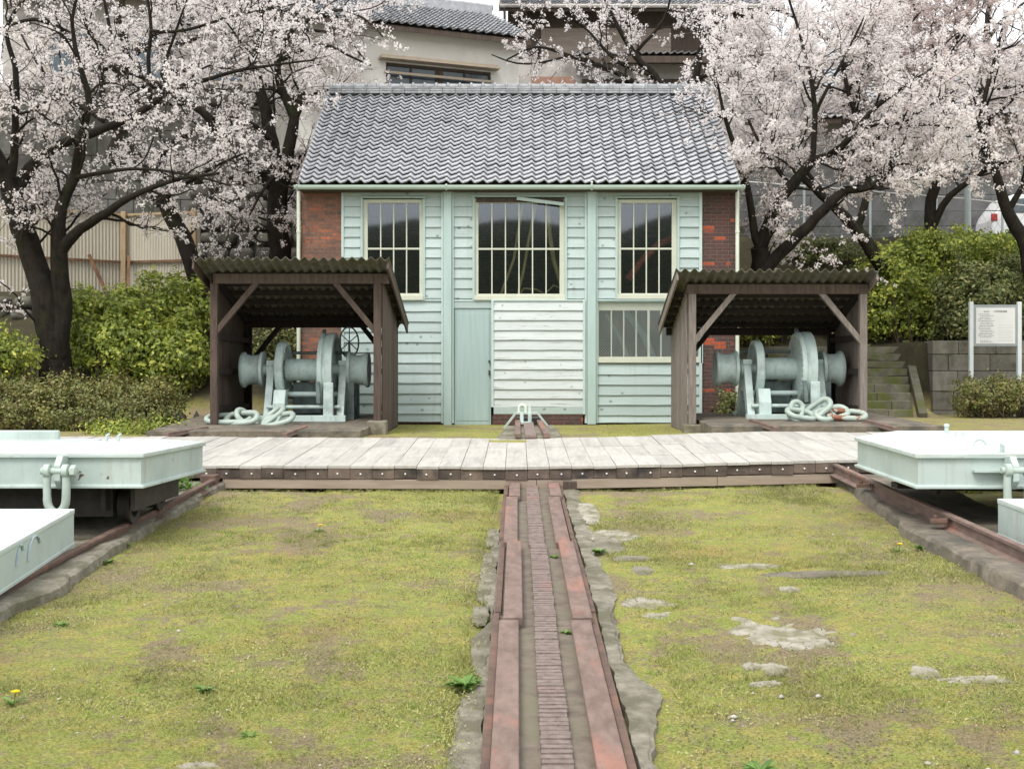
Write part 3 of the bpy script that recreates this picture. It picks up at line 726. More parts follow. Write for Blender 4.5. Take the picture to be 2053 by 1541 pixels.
for sy in (14.9, 15.9, 16.9):
    xj = np.linspace(-7.1, 6.5, 12)
    for xa, xb in zip(xj[:-1], xj[1:]):
        vs = []
        for xx in (xa, xb): vs += [(xx, sy - .06, zdeck(xx, sy) - .16), (xx, sy + .06, zdeck(xx, sy) - .16), (xx, sy + .06, zdeck(xx, sy) - .055), (xx, sy - .06, zdeck(xx, sy) - .055)]
        su.add(vs, [(0, 1, 5, 4), (1, 2, 6, 5), (2, 3, 7, 6), (3, 0, 4, 7), (0, 3, 2, 1), (4, 5, 6, 7)])
part('joist', su, m_wood_in, pf)
b = MB(); b.box(0.53, 0.69, 13.93, 14.04, -.385, -.30)
tag(part('wood_block', b, m_wood, None, org=(0.6, 14, -.38), bev=.004), 'small dark wooden block against the platform beam right of the track', 'block')
b = MB(); b.box(-3.68, -3.50, 13.86, 14.06, -.35, -.22)
tag(part('iron_block', b, m_rust_dark, None, org=(-3.6, 14, -.4), bev=.01), 'rusty iron stop block at the left end of the platform beam', 'block')

# ================================================================== SLIPWAY CARRIAGES
def channel_frame(poly, ztop, h, inward, mb, lip=0.045):
    """rim of a deck: web set back under a top and bottom flange.  poly = [(x,y)] counter-clockwise, ztop=f(x,y)"""
    n = len(poly); c = (sum(p[0] for p in poly) / n, sum(p[1] for p in poly) / n)
    def off(d):
        out = []
        for i in range(n):
            p0, p1, p2 = Vector(poly[i - 1]), Vector(poly[i]), Vector(poly[(i + 1) % n])
            e1 = (p1 - p0).normalized(); e2 = (p2 - p1).normalized()
            n1 = Vector((-e1.y, e1.x)); n2 = Vector((-e2.y, e2.x))
            bi = (n1 + n2).normalized(); k = d / max(0.35, bi.dot(n1))
            out.append(p1 + bi * k)
        return out
    o0, o1 = off(0), off(lip); o2 = off(lip * 3)
    zl = lambda p, d: ztop(p.x, p.y) - d
    prof = [(o2, 0.018), (o0, 0.018), (o0, 0.036), (o1, 0.042), (o1, h - .03), (o0, h - .022), (o0, h), (o2, h)]
    vs = []
    for ring, d in prof: vs += [(p.x, p.y, ztop(p.x, p.y) - d) for p in ring]
    fs = []
    m = len(prof)
    for i in range(m):
        j = (i + 1) % m
        for k in range(n): fs.append((i * n + k, i * n + (k + 1) % n, j * n + (k + 1) % n, j * n + k))
    mb.add(vs, fs)
def plate(poly, ztop, t, mb):
    n = len(poly)
    mb.add([(x, y, ztop(x, y) - t) for x, y in poly] + [(x, y, ztop(x, y)) for x, y in poly],
           [tuple(range(n - 1, -1, -1)), tuple(range(n, 2 * n))] + [(i, (i + 1) % n, n + (i + 1) % n, n + i) for i in range(n)])
def wheel(par, x, y, z, r, w):
    a = MB(); a.lathe([(-w / 2, r * .9), (w / 2 - .03, r * .9), (w / 2 - .03, r * 1.12), (w / 2, r * 1.12), (w / 2, r * .7), (.01, r * .65), (.01, r * .25), (w / 2 + .02, r * .25), (w / 2 + .02, .01), (-w / 2, .01)], (x, y, z), (1, 0, 0), 28)
    return part('wheel', a, m_black, par, smooth=40)
def carriage(poly, ztop, h, label, rails, ywheels, inner, undercarriage=True):
    ox = sum(p[0] for p in poly) / len(poly); oy = sum(p[1] for p in poly) / len(poly)
    t = thing('slipway_carriage', (ox, oy, zt(oy, 3)), label, 'carriage', 'slipway carriages on the side rails')
    d = MB(); plate(poly, ztop, 0.018, d); dko = part('deck', d, m_cart_top, t)
    fr = MB(); channel_frame(poly, ztop, h, None, fr, .03 if undercarriage else .004); part('frame', fr, m_cart, t, bev=.004)
    if undercarriage:
        for rx in rails:
            for yw in ywheels:
                zr = zt(yw, rx) + (0.15 if rx < 0 else 0.355)
                r = 0.155
                wheel(t, rx, yw, zr + r, r, 0.12)
            ax = MB()
            y0, y1 = min(ywheels) - .28, max(ywheels) + .28
            zr = zt(oy, rx) + (0.15 if rx < 0 else 0.30)
            for sx in (-.13, .13):
                ax.box(rx + sx - .02, rx + sx + .02, y0, y1, zr + .10, ztop(rx, oy) - h - .002)
            sg_ = -1 if rx < 0 else 1
            ax.box(min(rx + sg_ * .08, rx + sg_ * 1.6), max(rx + sg_ * .08, rx + sg_ * 1.6), y0 + .1, y1 - .05, zr + .04, ztop(rx, oy) - h - .003)  # solid black filler box, added so the space below the deck looks deeply shaded
            ax.box(min(rx - sg_ * .05, rx + sg_ * 1.5), max(rx - sg_ * .05, rx + sg_ * 1.5), y1 - .35, y1 - .15, zr + .02, ztop(rx, oy) - h - .16)
            part('bogie_shade_fill', ax, m_black, t)
    return t, dko
zl = lambda x, y: 0.268
LC = [(-8.2, 10.3), (-3.22, 10.3), (-3.15, 12.1), (-3.75, 12.62), (-8.2, 12.62)]
cl, cld = carriage(LC, zl, 0.30, 'large pale green carriage on the left with a raised end board and two deck hooks', (-3.53, -6.6), (10.85, 11.65), -3.22)
zr_ = lambda x, y: 0.263 + 0.025 * (y - 10.3)
RC = [(3.425, 10.3), (8.4, 10.3), (8.4, 13.1), (4.15, 13.1), (3.425, 12.18)]
cr_, crd = carriage(RC, zr_, 0.30, 'large pale green carriage on the right with chipped rim and deck rings', (3.74, 6.9), (10.85, 11.7), 3.425)
zl2 = lambda x, y: -0.14 + 0.047 * (y - 9.7)
LC2 = [(-8.2, 5.6), (-3.235, 5.6), (-3.59, 9.7), (-8.2, 9.7)]
cl2, cld2 = carriage(LC2, zl2, 0.295, 'low pale green carriage in the left foreground with weld marks on its side', (-6.6,), (7.0, 8.5), -3.4, False)
zr2 = lambda x, y: -0.078 + 0.0417 * (y - 9.9)
RC2 = [(3.965, 5.6), (8.4, 5.6), (8.4, 9.9), (3.965, 9.9)]
cr2, crd2 = carriage(RC2, zr2, 0.31, 'low pale green carriage in the right foreground, cut by the picture edge', (6.9,), (7.0, 8.5), 3.96, False)
# stiffeners on the frames
for par, xs_, yy, zz in ((cl, (-3.9,), 10.3, zl), (cr_, (4.22,), 10.3, zr_)):
    for xx in xs_:
        s_ = MB(); s_.prism([(xx, yy + .05, zz(xx, yy) - .02), (xx, yy - .10, zz(xx, yy) - .01), (xx, yy - .17, zz(xx, yy) - .09), (xx, yy - .17, zz(xx, yy) - .22), (xx, yy - .10, zz(xx, yy) - .295), (xx, yy + .05, zz(xx, yy) - .295)], (-.028, 0, 0), (.056, 0, 0))
        part('lug', s_, m_cart, par, bev=.006)
# raised end board, hooks and worn joints on the left deck
b = MB(); b.box(-7.9, -4.72, 12.30, 12.36, .268, .268 + .105); part('end_board', b, m_cart, cl, bev=.012)
b = MB(); b.box(-7.9, -4.3, 12.28, 12.40, .270, .282); part('batten', b, m_cart_top, cl)
for hx in (-4.19, -4.07):
    b = MB(); b.tube([(hx, 12.2, .25), (hx, 12.2, .30), (hx + .004, 12.2, .325), (hx + .03, 12.19, .345)], [.017, .017, .016, .010], 8); part('hook', b, m_cart, cl, smooth=60)
b = MB(); b.box(-7.9, -5.05, 11.2, 11.25, .2682, .276); b.box(-5.3, -4.3, 11.55, 11.58, .2682, .274); part('deck_strap', b, m_cart, cl)
# right deck fittings
b = MB(); b.tube([(4.55, 12.7, .31), (4.55, 12.7, .40)], .022, 10); b.lathe([(0, .03), (.02, .03), (.03, .02)], (4.55, 12.7, .395), (0, 0, 1), 10); part('deck_post', b, m_cart, cr_, smooth=50)
b = MB(); b.tube([(4.46, 12.2, .30), (4.46, 12.2, .37)], .014, 8); b.tube([(4.54, 12.2, .30), (4.54, 12.2, .36)], .012, 8); part('hook', b, m_cart, cr_, smooth=50)
b = MB(); b.tube([(4.32 + .06 * math.cos(a), 11.2, .285 + .055 * math.sin(a)) for a in np.linspace(0, math.pi, 10)], .012, 8); part('deck_ring', b, m_cart, cr_, smooth=60)
b = MB(); b.tube([(4.22, 10.45, .25), (4.22, 10.45, .345)], .013, 8); b.tube([(4.26, 10.5, .25), (4.26, 10.5, .33)], .012, 8); part('hook', b, m_cart, cr_, smooth=60)
b = MB(); b.box(4.45, 8.0, 10.42, 10.46, zr_(4, 10.4) + .0004, zr_(4, 10.4) + .012); b.box(4.42, 4.75, 10.34, 10.36, zr_(4, 10.4) + .0004, zr_(4, 10.4) + .01); part('deck_strap', b, m_black, cr_)
b = MB(); b.box(3.92, 4.19, 10.26, 10.34, zr_(4, 10.3) - .155, zr_(4, 10.3) - .135); part('bracket', b, m_cart, cr_)
# weld marks on the low left carriage's side
def on_side(t, z):
    y = 5.6 + t * 4.1; x = -3.235 + (-3.59 + 3.235) * t
    return (x + .004, y, zl2(x, y) - z)
for seq in ([(.712, .185), (.715, .13), (.722, .07), (.738, .035), (.758, .035), (.77, .06), (.776, .10)], [(.652, .165), (.655, .11), (.664, .06)], [(.668, .035), (.682, .045), (.684, .085)]):
    b = MB(); b.tube([on_side(t, z) for t, z in seq], .010, 6); part('weld_mark', b, M('weld_grey', (0.30, 0.38, 0.42), (0.42, 0.50, 0.52), 8, 0.6, 0.1) if 'weld_grey' not in bpy.data.materials else bpy.data.materials['weld_grey'], cl2, smooth=60)

# far hills across the water behind the camera (seen mirrored in the window panes)
hx_ = np.linspace(-260, 260, 90); hv = []
hh_ = 24 + 16 * fbm(hx_ / 22, hx_ * 0 + 3, 4, 5)
for yy, f_ in ((-140, 0.0), (-165, .75), (-190, 1.0), (-240, .4)):
    hv += [(x, yy, -2 + (h + 2) * f_ if f_ else -2.0) for x, h in zip(hx_, hh_)]
hf = [(r * 90 + i, r * 90 + i + 1, (r + 1) * 90 + i + 1, (r + 1) * 90 + i) for r in range(3) for i in range(89)]
ho = part('hills', MB().add(hv, hf), M('forest_hillside', (0.02, 0.03, 0.015), (0.05, 0.06, 0.03), 0.3, 0.95, 0), None, org=(0, -190, 0), smooth=60)
ho['kind'] = 'structure'
# hanging shackles
def shackle(x, y, z, label, w=0.155, drop=0.33, spread=0.1):
    t = thing('bow_shackle', (x, y, z), label, 'shackle', 'shackles between the carriages')
    pts = []
    pts += [(x - w / 2, y, z), (x - w / 2 - .005, y, z - .1), (x - w / 2 - .002, y, z - .2)]
    for a in np.linspace(math.pi, 2 * math.pi, 11): pts.append((x + (w / 2 + .002) * math.cos(a), y, z - .22 + .12 * math.sin(a)))
    pts += [(x + w / 2 + .005, y, z - .1), (x + w / 2, y, z)]
    b = MB(); b.tube(pts, [.033] * 3 + [.036] * 11 + [.034] * 2, 14)
    for sx in (-1, 1): b.lathe([(-.03, .045), (-.022, .058), (.022, .058), (.03, .045)], (x + sx * w / 2, y, z + .015), (1, 0, 0), 20)
    part('bow', b, m_chain, t, smooth=50)
    p = MB(); p.lathe([(-w / 2 - .055, .026), (-w / 2 - .05, .03), (w / 2 + .045, .03)], (x, y, z + .015), (1, 0, 0), 16)
    p.lathe([(w / 2 + .045, .052), (w / 2 + .085, .052), (w / 2 + .092, .042)], (x, y, z + .015), (1, 0, 0), 6)
    part('pin', p, m_chain, t, smooth=40)
shackle(-3.91, 10.15, 0.115, 'heavy pale green shackle hanging from the lug of the large left carriage')
shackle(4.24, 10.15, 0.12, 'heavy pale green shackle hanging from the lug of the large right carriage', w=0.17)
# ================================================================== CONCRETE SLABS, BACK RAILS, ANCHOR
def slab(x0, x1, y0, y1, zf_, zb, base, label, seed, skew=(0, 0)):
    nx, ny = int((x1 - x0) / .12), int((y1 - y0) / .12)
    vs = []
    for j in range(ny + 1):
        for i in range(nx + 1):
            u, v = i / nx, j / ny
            x = x0 + (x1 - x0) * u + skew[0] * (1 - u) * v + skew[1] * u * v; y = y0 + (y1 - y0) * v
            edge = i in (0, nx) or j in (0, ny)
            z = zf_ + (zb - zf_) * v + (float(fbm(x * 4, y * 4, seed, 4)) - .47) * .03 - (.02 if edge else 0)
            if edge:
                w = (float(fbm(x * 3.1, y * 3.1, seed + 3, 4)) - .47) * .08
                if i in (0, nx): x += w
                if j in (0, ny): y += w
            vs.append((x, y, z))
    n0 = len(vs); W = nx + 1
    fs = [(j * W + i, j * W + i + 1, (j + 1) * W + i + 1, (j + 1) * W + i) for j in range(ny) for i in range(nx)]
    ring = [i for i in range(nx)] + [j * W + nx for j in range(ny)] + [ny * W + i for i in range(nx, 0, -1)] + [j * W for j in range(ny, 0, -1)]
    for r in ring: vs.append((vs[r][0] * 1, vs[r][1], base))
    m = len(ring)
    for k in range(m): fs.append((ring[k], n0 + k, n0 + (k + 1) % m, ring[(k + 1) % m]))
    return tag(part('concrete_slab', MB().add(vs, fs), m_conc, None, org=((x0 + x1) / 2, y0, base), smooth=40), label, 'slab', 'slabs under the winches')
slab(-5.55, -2.35, 17.9, 21.4, 0.115, 0.24, -.1, 'dark rough concrete slab under the left winch', 3, (-.1, .05))
slab(2.92, 6.4, 17.95, 21.4, 0.19, 0.265, -.1, 'thick mossy concrete slab under the right winch', 4)
for (xa, ya, za, xb, yb, zb_, lab) in ((-5.15, 17.55, .07, -4.75, 18.3, .13, 'short rusty rail end between platform and left slab, farther left'),
                                    (-3.42, 17.55, .06, -3.25, 18.35, .135, 'short rusty rail end resting on the front of the left slab'),
                                    (3.80, 17.55, .15, 3.60, 18.5, .235, 'short rusty rail end resting on the front of the right slab'),
                                    (5.55, 17.55, .15, 5.35, 18.45, .235, 'short pale rail end near the right end of the right slab')):
    b = MB(); b.beam((xa, ya, za), (xb, yb, zb_), .07, .05); b.beam((xa, ya, za - .03), (xb, yb, zb_ - .03), .11, .02)
    tag(part('rail_end', b, m_rust, None, org=(xa, ya, za - .05), bev=.005), lab, 'rail', 'rail ends behind the platform')
# ---- track head behind the platform with its anchor frame
th = thing('upper_track', (0.17, 17.6, 0.0), 'upper end of the centre track in weedy concrete between platform and engine house', 'track')
b = MB()
vs = []
for yy, w, z in ((17.45, .62, .02), (18.6, .55, .10), (19.6, .50, .12)):
    vs += [(.2 - w, yy, -.08), (.2 - w * .72, yy, z), (.2 + w * .72, yy, z), (.2 + w, yy, -.08)]
b.add(vs, [(0, 1, 5, 4), (1, 2, 6, 5), (2, 3, 7, 6), (4, 5, 9, 8), (5, 6, 10, 9), (6, 7, 11, 10), (0, 3, 2, 1), (8, 9, 10, 11)])
part('bed', b, m_conc_pale, th)
for xa, xb in ((0.0, 0.0), (0.42, 0.35)):
    b = MB(); b.beam((xa, 17.4, .055), (xb, 19.6, .185), .085, .06); part('rail', b, m_rust, th, bev=.004)
b = MB(); b.beam((.19, 17.4, .045), (.17, 19.55, .16), .16, .04); part('rack', b, m_rack, th)
an = thing('track_anchor', (0.15, 19.7, 0.05), 'pale green trapezoid anchor frame with a ring at the head of the centre track', 'anchor')
ya = 19.6; sA = F / ya
def AP(px, py): return ((px - VX) / sA, CAMZ + (VY - py) / sA)
b = MB()
pl = [AP(1011, 858), AP(1034, 828), AP(1078, 828), AP(1101, 858)]
for i in range(3): b.beam((pl[i][0], ya, pl[i][1]), (pl[i + 1][0], ya, pl[i + 1][1]), .30, .035, up=(0, 0, 1) if i == 1 else (1, 0, 0))
part('frame', b, m_chain, an, bev=.005)
b = MB()
for px in (1046, 1062):
    x, z = AP(px, 840); b.box(x - .03, x + .03, ya - .16, ya - .1, .10, .33)
x0, z0 = AP(1041, 850); x1, z1 = AP(1065, 844); b.box(x0, x1, ya - .22, ya - .1, z0, z1)
part('block', b, m_winch, an, bev=.006)
b = MB(); x, z = AP(1047, 818)
b.tube([(x - .055, ya - .03, z - .12), (x - .055, ya - .03, z)] + [(x - .055 * math.cos(a), ya - .03, z + .055 * math.sin(a)) for a in np.linspace(.3, math.pi - .3, 8)] + [(x + .055, ya - .03, z), (x + .055, ya - .03, z - .12)], .024, 10)
part('ring', b, m_pipe, an, smooth=60)
b = MB(); x, z = AP(1062, 818); b.box(x - .022, x + .022, ya - .05, ya, z - .08, z + .07); part('post', b, m_cart_top, an, bev=.004)
b = MB(); b.box(.0, .4, 19.9, 20.6, .02, .22); part('pit_wall', b, m_black, an)

# ================================================================== WINCHES
def make_winch():
    t = thing('winch', (0, 0, 0), 'x', 'winch', 'green winches under the shelters')
    A = (1, 0, 0); zc = 0.83
    def px(x): return (x - 600) / 118.0       # along the axle, metres from the winch middle
    def drum(x0, x1, r, waist, name):
        L = px(x1) - px(x0); prof = [(0, .02), (0, r - .01), (.02, r), (.05, r)]
        for k in range(11):
            u = k / 10; prof.append((.06 + (L - .12) * u, waist + (r - .02 - waist) * abs(2 * u - 1) ** 2.6))
        prof += [(L - .05, r), (L - .02, r), (L, r - .01), (L, .02)]
        b = MB(); b.lathe(prof, (px(x0), 0, zc), A, 40); return part(name, b, m_winch, t, smooth=45)
    drum(487, 531, .30, .245, 'warping_head'); drum(697, 739, .30, .245, 'warping_head')
    b = MB(); b.lathe([(0, .02), (0, .10), (1.7, .10), (1.7, .02)], (px(525), 0, zc), A, 24); part('axle', b, m_winch, t, smooth=40)
    b = MB(); b.lathe([(0, .05), (0, .185), (px(652) - px(575), .185), (px(652) - px(575), .05)], (px(575), 0, zc), A, 40); part('drum', b, m_winch, t, smooth=40)
    # small gear disc (left) and big brake disc (right)
    b = MB(); x0 = px(561)
    b.lathe([(.05, .12), (.05, .40), (0, .41), (0, .465), (.015, .475), (.115, .475), (.13, .46), (.13, .40), (.075, .39), (.075, .12)], (x0, 0, zc), A, 48)
    for k in range(48):
        a = 2 * math.pi * k / 48
        b.lathe([(0, .011), (.015, .011)], (x0 + .13, .43 * math.sin(a), zc + .43 * math.cos(a)), A, 6)
    d1 = part('gear_disc', b, m_winch, t, smooth=40)
    b = MB(); x0 = px(646)
    b.lathe([(0, .12), (0, .60), (.02, .615), (.07, .615), (.09, .59), (.105, .60), (.12, .62), (.24, .62), (.25, .60), (.25, .55), (.17, .54), (.17, .12)], (x0, 0, zc), A, 56)
    for k in range(40):
        a = 2 * math.pi * k / 40
        b.lathe([(-.012, .012), (0, .012)], (x0, .56 * math.sin(a), zc + .56 * math.cos(a)), A, 6)
    part('brake_disc', b, m_winch, t, smooth=40)
    b = MB(); b.beam((x0 + .03, -.08, zc + .60), (x0 + .03, .06, zc + .66), .05, .05); part('brake_clevis', b, m_winch_dark, t); b = MB(); b.beam((x0 + .02, -.6, zc - .2), (x0 + .04, -.64, zc - .55), .06, .05); part('brake_lever', b, m_winch_dark, t)
    # side frames: A-shaped plates with a bearing cap
    for (xa, th_) in ((548, .12), (690, .12)):
        b = MB(); x = px(xa)
        poly = [(x, -.55, 0), (x, -.40, 0), (x, -.13, .45), (x, .13, .45), (x, .40, 0), (x, .55, 0), (x, .16, .92), (x, -.16, .92)]
        b.prism([poly[0], poly[1], poly[2], poly[7]], (-th_ / 2, 0, 0), (th_, 0, 0))
        b.prism([poly[3], poly[4], poly[5], poly[6]], (-th_ / 2, 0, 0), (th_, 0, 0))
        b.prism([poly[2], poly[3], poly[6], poly[7]], (-th_ / 2, 0, 0), (th_, 0, 0))
        part('side_frame', b, m_winch, t, bev=.008)
        b = MB(); b.box(x - .075, x + .075, -.19, .19, .90, .985); b.lathe([(-.09, .15), (.09, .15)], (x, 0, zc), A, 24)
        part('bearing_cap', b, m_winch, t, bev=.006)
    # guards round the lower front of the discs
    b = MB(); xg = px(572)
    arc = [(xg, -.5 + 0 * k, 0) for k in (0,)]
    outer = [(-.62, 0.0), (-.60, .28), (-.50, .50), (-.30, .50), (-.36, .34), (-.30, .2), (-.16, .10), (-.16, 0.0)]
    b.prism([(xg, y, z) for y, z in outer], (-.09, 0, 0), (.2, 0, 0)); part('disc_guard', b, m_winch, t, bev=.01)
    b = MB(); xg = px(668)
    b.prism([(xg, y, z) for y, z in [(-.66, 0), (-.645, .35), (-.62, .62), (-.54, .60), (-.56, .3), (-.5, .0)]], (-.07, 0, 0), (.16, 0, 0)); part('disc_guard', b, m_winch, t, bev=.01)
    # base and cross rods
    b = MB(); b.box(px(535), px(703), -.68, -.56, -.02, .085); b.box(px(535), px(703), .5, .62, -.02, .085); part('base_beam', b, m_winch, t, bev=.006)
    for (yy, zz, r) in ((-.52, .22, .03), (-.15, .42, .045), (.2, .3, .03), (.45, .5, .03)):
        b = MB(); b.lathe([(0, r), (px(690) - px(548), r)], (px(548), yy, zz), A, 14); part('tie_rod', b, m_winch, t, smooth=40)
    b = MB(); b.lathe([(0, .02), (0, .26), (.08, .26), (.08, .02)], (px(600), .42, .42), A, 30); b.box(px(585), px(640), .1, .5, .1, .62); part('gearbox', b, m_winch_dark, t, smooth=30)
    b = MB(); b.box(px(697), px(712), -.2, .5, 0, .62); b.lathe([(0, .02), (0, .2), (.12, .2), (.12, .02)], (px(700), .1, .3), A, 20); part('clutch_housing', b, m_winch_dark, t, smooth=30)
    # upper shaft behind the drum
    b = MB(); b.lathe([(0, .025), (px(695) - px(545), .025)], (px(545), .35, 1.12), A, 12)
    for xx in (px(548), px(690)): b.beam((xx, .35, .9), (xx, .35, 1.14), .05, .06)
    part('rear_shaft', b, m_winch_dark, t, smooth=40)
    return t
w0 = make_winch(); w0.location = P(600, 843, 20.15)[:2] + (0.195,)
w0['label'] = 'pale green winch under the left shelter with a handwheel behind its big disc'
w1 = copy_tree(w0); w1.location = (P(1547, 843, 20.15)[0], 20.15, 0.215)
w1['label'] = 'pale green winch under the right shelter in front of the stone steps'
# handwheel only on the left winch
b = MB(); hx, hz = (690 - 600) / 118., .83
o0 = Vector(w0.location)
b.tube([(o0.x + .80 + .13 * math.sin(a), o0.y + .30 + .22 * math.sin(a), o0.z + 1.30 + .26 * math.cos(a)) for a in np.linspace(0, 2 * math.pi, 25)[:-1]], .014, 8, closed=True)
for a in (0, math.pi / 3, 2 * math.pi / 3): b.tube([(o0.x + .80 + .13 * math.sin(a), o0.y + .30 + .22 * math.sin(a), o0.z + 1.30 + .26 * math.cos(a)), (o0.x + .80 - .13 * math.sin(a), o0.y + .30 - .22 * math.sin(a), o0.z + 1.30 - .26 * math.cos(a))], .01, 6)
b.tube([(o0.x + .80, o0.y + .30, o0.z + 1.30), (o0.x + .80, o0.y + .30, o0.z + .5)], .02, 8)
part('handwheel', b, m_winch_dark, w0, smooth=60)

# ================================================================== SHELTERS
def shelter(x0, x1, yf, yb, xl, xr, yrf, yrb, ztf, ztb, gl, gr, label, wood, closed_side, seed):
    """posts at x0,x1 (front yf, back yb); roof xl..xr from front yrf/ztf down to back yrb/ztb"""
    rnd = random.Random(seed)
    t = thing('open_shelter', ((x0 + x1) / 2, yf, 0.05), label, 'shelter', 'corrugated roofed winch shelters')
    sl_ = (ztb - ztf) / (yrb - yrf)
    zr = lambda y: ztf + sl_ * (y - yrf)
    # roof sheets
    per = 0.146; amp = 0.026; nx = int((xr - xl) / per * 10)
    vs = []; ys_ = np.linspace(yrf, yrb, 14)
    for j, y in enumerate(ys_):
        for i in range(nx + 1):
            x = xl + (xr - xl) * i / nx
            vs.append((x, y, zr(y) - amp + amp * math.cos(2 * math.pi * (x - xl) / per) + (float(fbm(x * .8, y * .8, seed)) - .47) * .02))
    W = nx + 1; n0 = len(vs)
    fs = [(j * W + i, j * W + i + 1, (j + 1) * W + i + 1, (j + 1) * W + i) for j in range(13) for i in range(nx)]
    b = MB(); b.add(vs, fs); b.add([(x, y, z - .012) for x, y, z in vs], [f[::-1] for f in fs])
    rim = [(i, i + 1) for i in range(nx)] + [(13 * W + i + 1, 13 * W + i) for i in range(nx)]
    b.f += [(a, a + n0, c + n0, c) for a, c in rim]
    ro = part('roof', b, m_asb, t, smooth=60, recalc=False)
    # purlins
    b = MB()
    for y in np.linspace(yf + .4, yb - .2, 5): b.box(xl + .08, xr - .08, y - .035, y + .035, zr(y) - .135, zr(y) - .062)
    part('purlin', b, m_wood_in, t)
    pw = .115
    b = MB(); b.box(xl + .22, xr - .06, yf - .06, yf + .06, zr(yf) - .23, zr(yf) - .075); part('front_beam', b, m_wood, t, bev=.006)
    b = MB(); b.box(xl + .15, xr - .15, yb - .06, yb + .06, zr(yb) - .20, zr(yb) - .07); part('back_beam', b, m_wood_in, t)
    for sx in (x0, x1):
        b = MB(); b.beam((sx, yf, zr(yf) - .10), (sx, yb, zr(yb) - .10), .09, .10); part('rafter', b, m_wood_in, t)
        b = MB(); s_ = xl if sx == x0 else xr
        d_ = .03 if sx == x0 else -.03
        b.beam((s_ + d_, yrf + .04, zr(yrf) - .11), (s_ + d_, yrb - .02, zr(yrb) - .11), .03, .15); part('barge_board', b, wood, t)
    gz0 = {x0: gl, x1: gr}
    for sx in (x0, x1):
        b = MB(); b.box(sx - pw / 2, sx + pw / 2, yf - pw / 2, yf + pw / 2, gz0[sx] + .02, zr(yf) - .23); part('post', b, wood, t, bev=.008)
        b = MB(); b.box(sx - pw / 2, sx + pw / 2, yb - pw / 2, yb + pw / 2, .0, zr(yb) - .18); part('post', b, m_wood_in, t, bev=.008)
        if gz0[sx] > 0.03 and sx != closed_side: pass
        b = MB(); b.box(sx - .15, sx + .15, yf - .16, yf + .14, -.1, gz0[sx] + .02); part('footing', b, m_conc_pale, t, bev=.02)
        d = 1 if sx == x0 else -1
        b = MB(); b.beam((sx + d * .02, yf, zr(yf) - 1.0), (sx + d * .68, yf, zr(yf) - .20), .085, .085, up=(0, 1, 0)); part('brace', b, wood, t, bev=.006)
        b = MB(); b.beam((sx + d * .02, yb, zr(yb) - .85), (sx + d * .55, yb, zr(yb) - .18), .08, .08, up=(0, 1, 0)); part('brace', b, m_wood_in, t)
        # side wall of upright planks, nailed to the outside of the posts
        b = MB(); y = yf + .06; s_ = -1 if sx == x0 else 1
        while y < yb + .02:
            w = rnd.uniform(.14, .19); x_ = sx + s_ * (pw / 2 + .012 + rnd.uniform(0, .006)); e = min(y + w - .004, yb + .05)
            za = zr((y + e) / 2) - .085
            b.box(x_ - .010, x_ + .010, y, e, .01 + rnd.uniform(-.01, .03), za); y += w
        part('side_wall', b, wood if True else m_wood_in, t)
        b = MB()
        for zz in (.35, .95, 1.5): b.box(sx - .03, sx + .03, yf + .05, yb - .05, zz, zz + .09)
        part('wall_rail', b, m_wood_in, t)
    return t
shelter(-4.80, -2.22, 18.95, 21.35, -5.03, -1.975, 18.4, 21.75, 2.755, 1.875, .12, .20, 'brown timber shelter with mossy corrugated roof over the left winch', m_wood, None, 5)
shelter(2.79, 5.52, 19.15, 21.1, 2.47, 5.66, 18.7, 21.15, 2.605, 1.82, .13, .15, 'greyer timber shelter with mossy corrugated roof over the right winch', m_wood_grey, None, 6)

# ================================================================== CHAINS
def stadium(c, u, v, a, b_, n=28):
    c = Vector(c); u = Vector(u).normalized(); v = Vector(v); v = (v - u * v.dot(u)).normalized()
    pts = []
    for k in range(n):
        s_ = 2 * math.pi * k / n; cs, sn = math.cos(s_), math.sin(s_)
        pts.append(c + u * ((a - b_) * (1 if cs > 0 else -1) * min(1, abs(cs) * 3) + b_ * cs) + v * (b_ * sn))
    return pts
def chain(links, label, mats):
    c0 = Vector(links[0][0])
    t = thing('anchor_chain', (c0.x, c0.y, c0.z - .08), label, 'chain', 'chains lying on the slabs')
    for (c, u, v, a, b_, r, stud), m in zip(links, mats):
        mb = MB(); mb.tube(stadium(c, u, v, a, b_), r, 12, closed=True)
        if stud:
            vv = Vector(v); uu = Vector(u).normalized(); vv = (vv - uu * vv.dot(uu)).normalized()
            mb.tube([Vector(c) - vv * b_, Vector(c), Vector(c) + vv * b_], [r * .9, r * .6, r * .9], 10)
        part('link', mb, m, t, smooth=80)
def C(px, py, D): return P(px, py, D)
r_ = .044
chain([(C(458, 839, 19.15), (1, .1, .0), (0, .9, .30), .34, .16, r_, True),
       (C(484, 838, 19.1), (1, -.15, .08), (0, .8, .6), .26, .13, r_, False),
       (C(497, 841, 19.2), (.6, .3, -.5), (.4, .9, .2), .22, .12, r_, False),
       (C(540, 838, 19.15), (.75, .3, .62), (-.4, .9, .15), .27, .14, r_, False),
       (C(558, 841, 19.0), (1, -.2, .22), (0, .85, .5), .25, .13, r_, True)],
      'heavy pale green chain heap of five links in front of the left shelter', [m_chain] * 5)
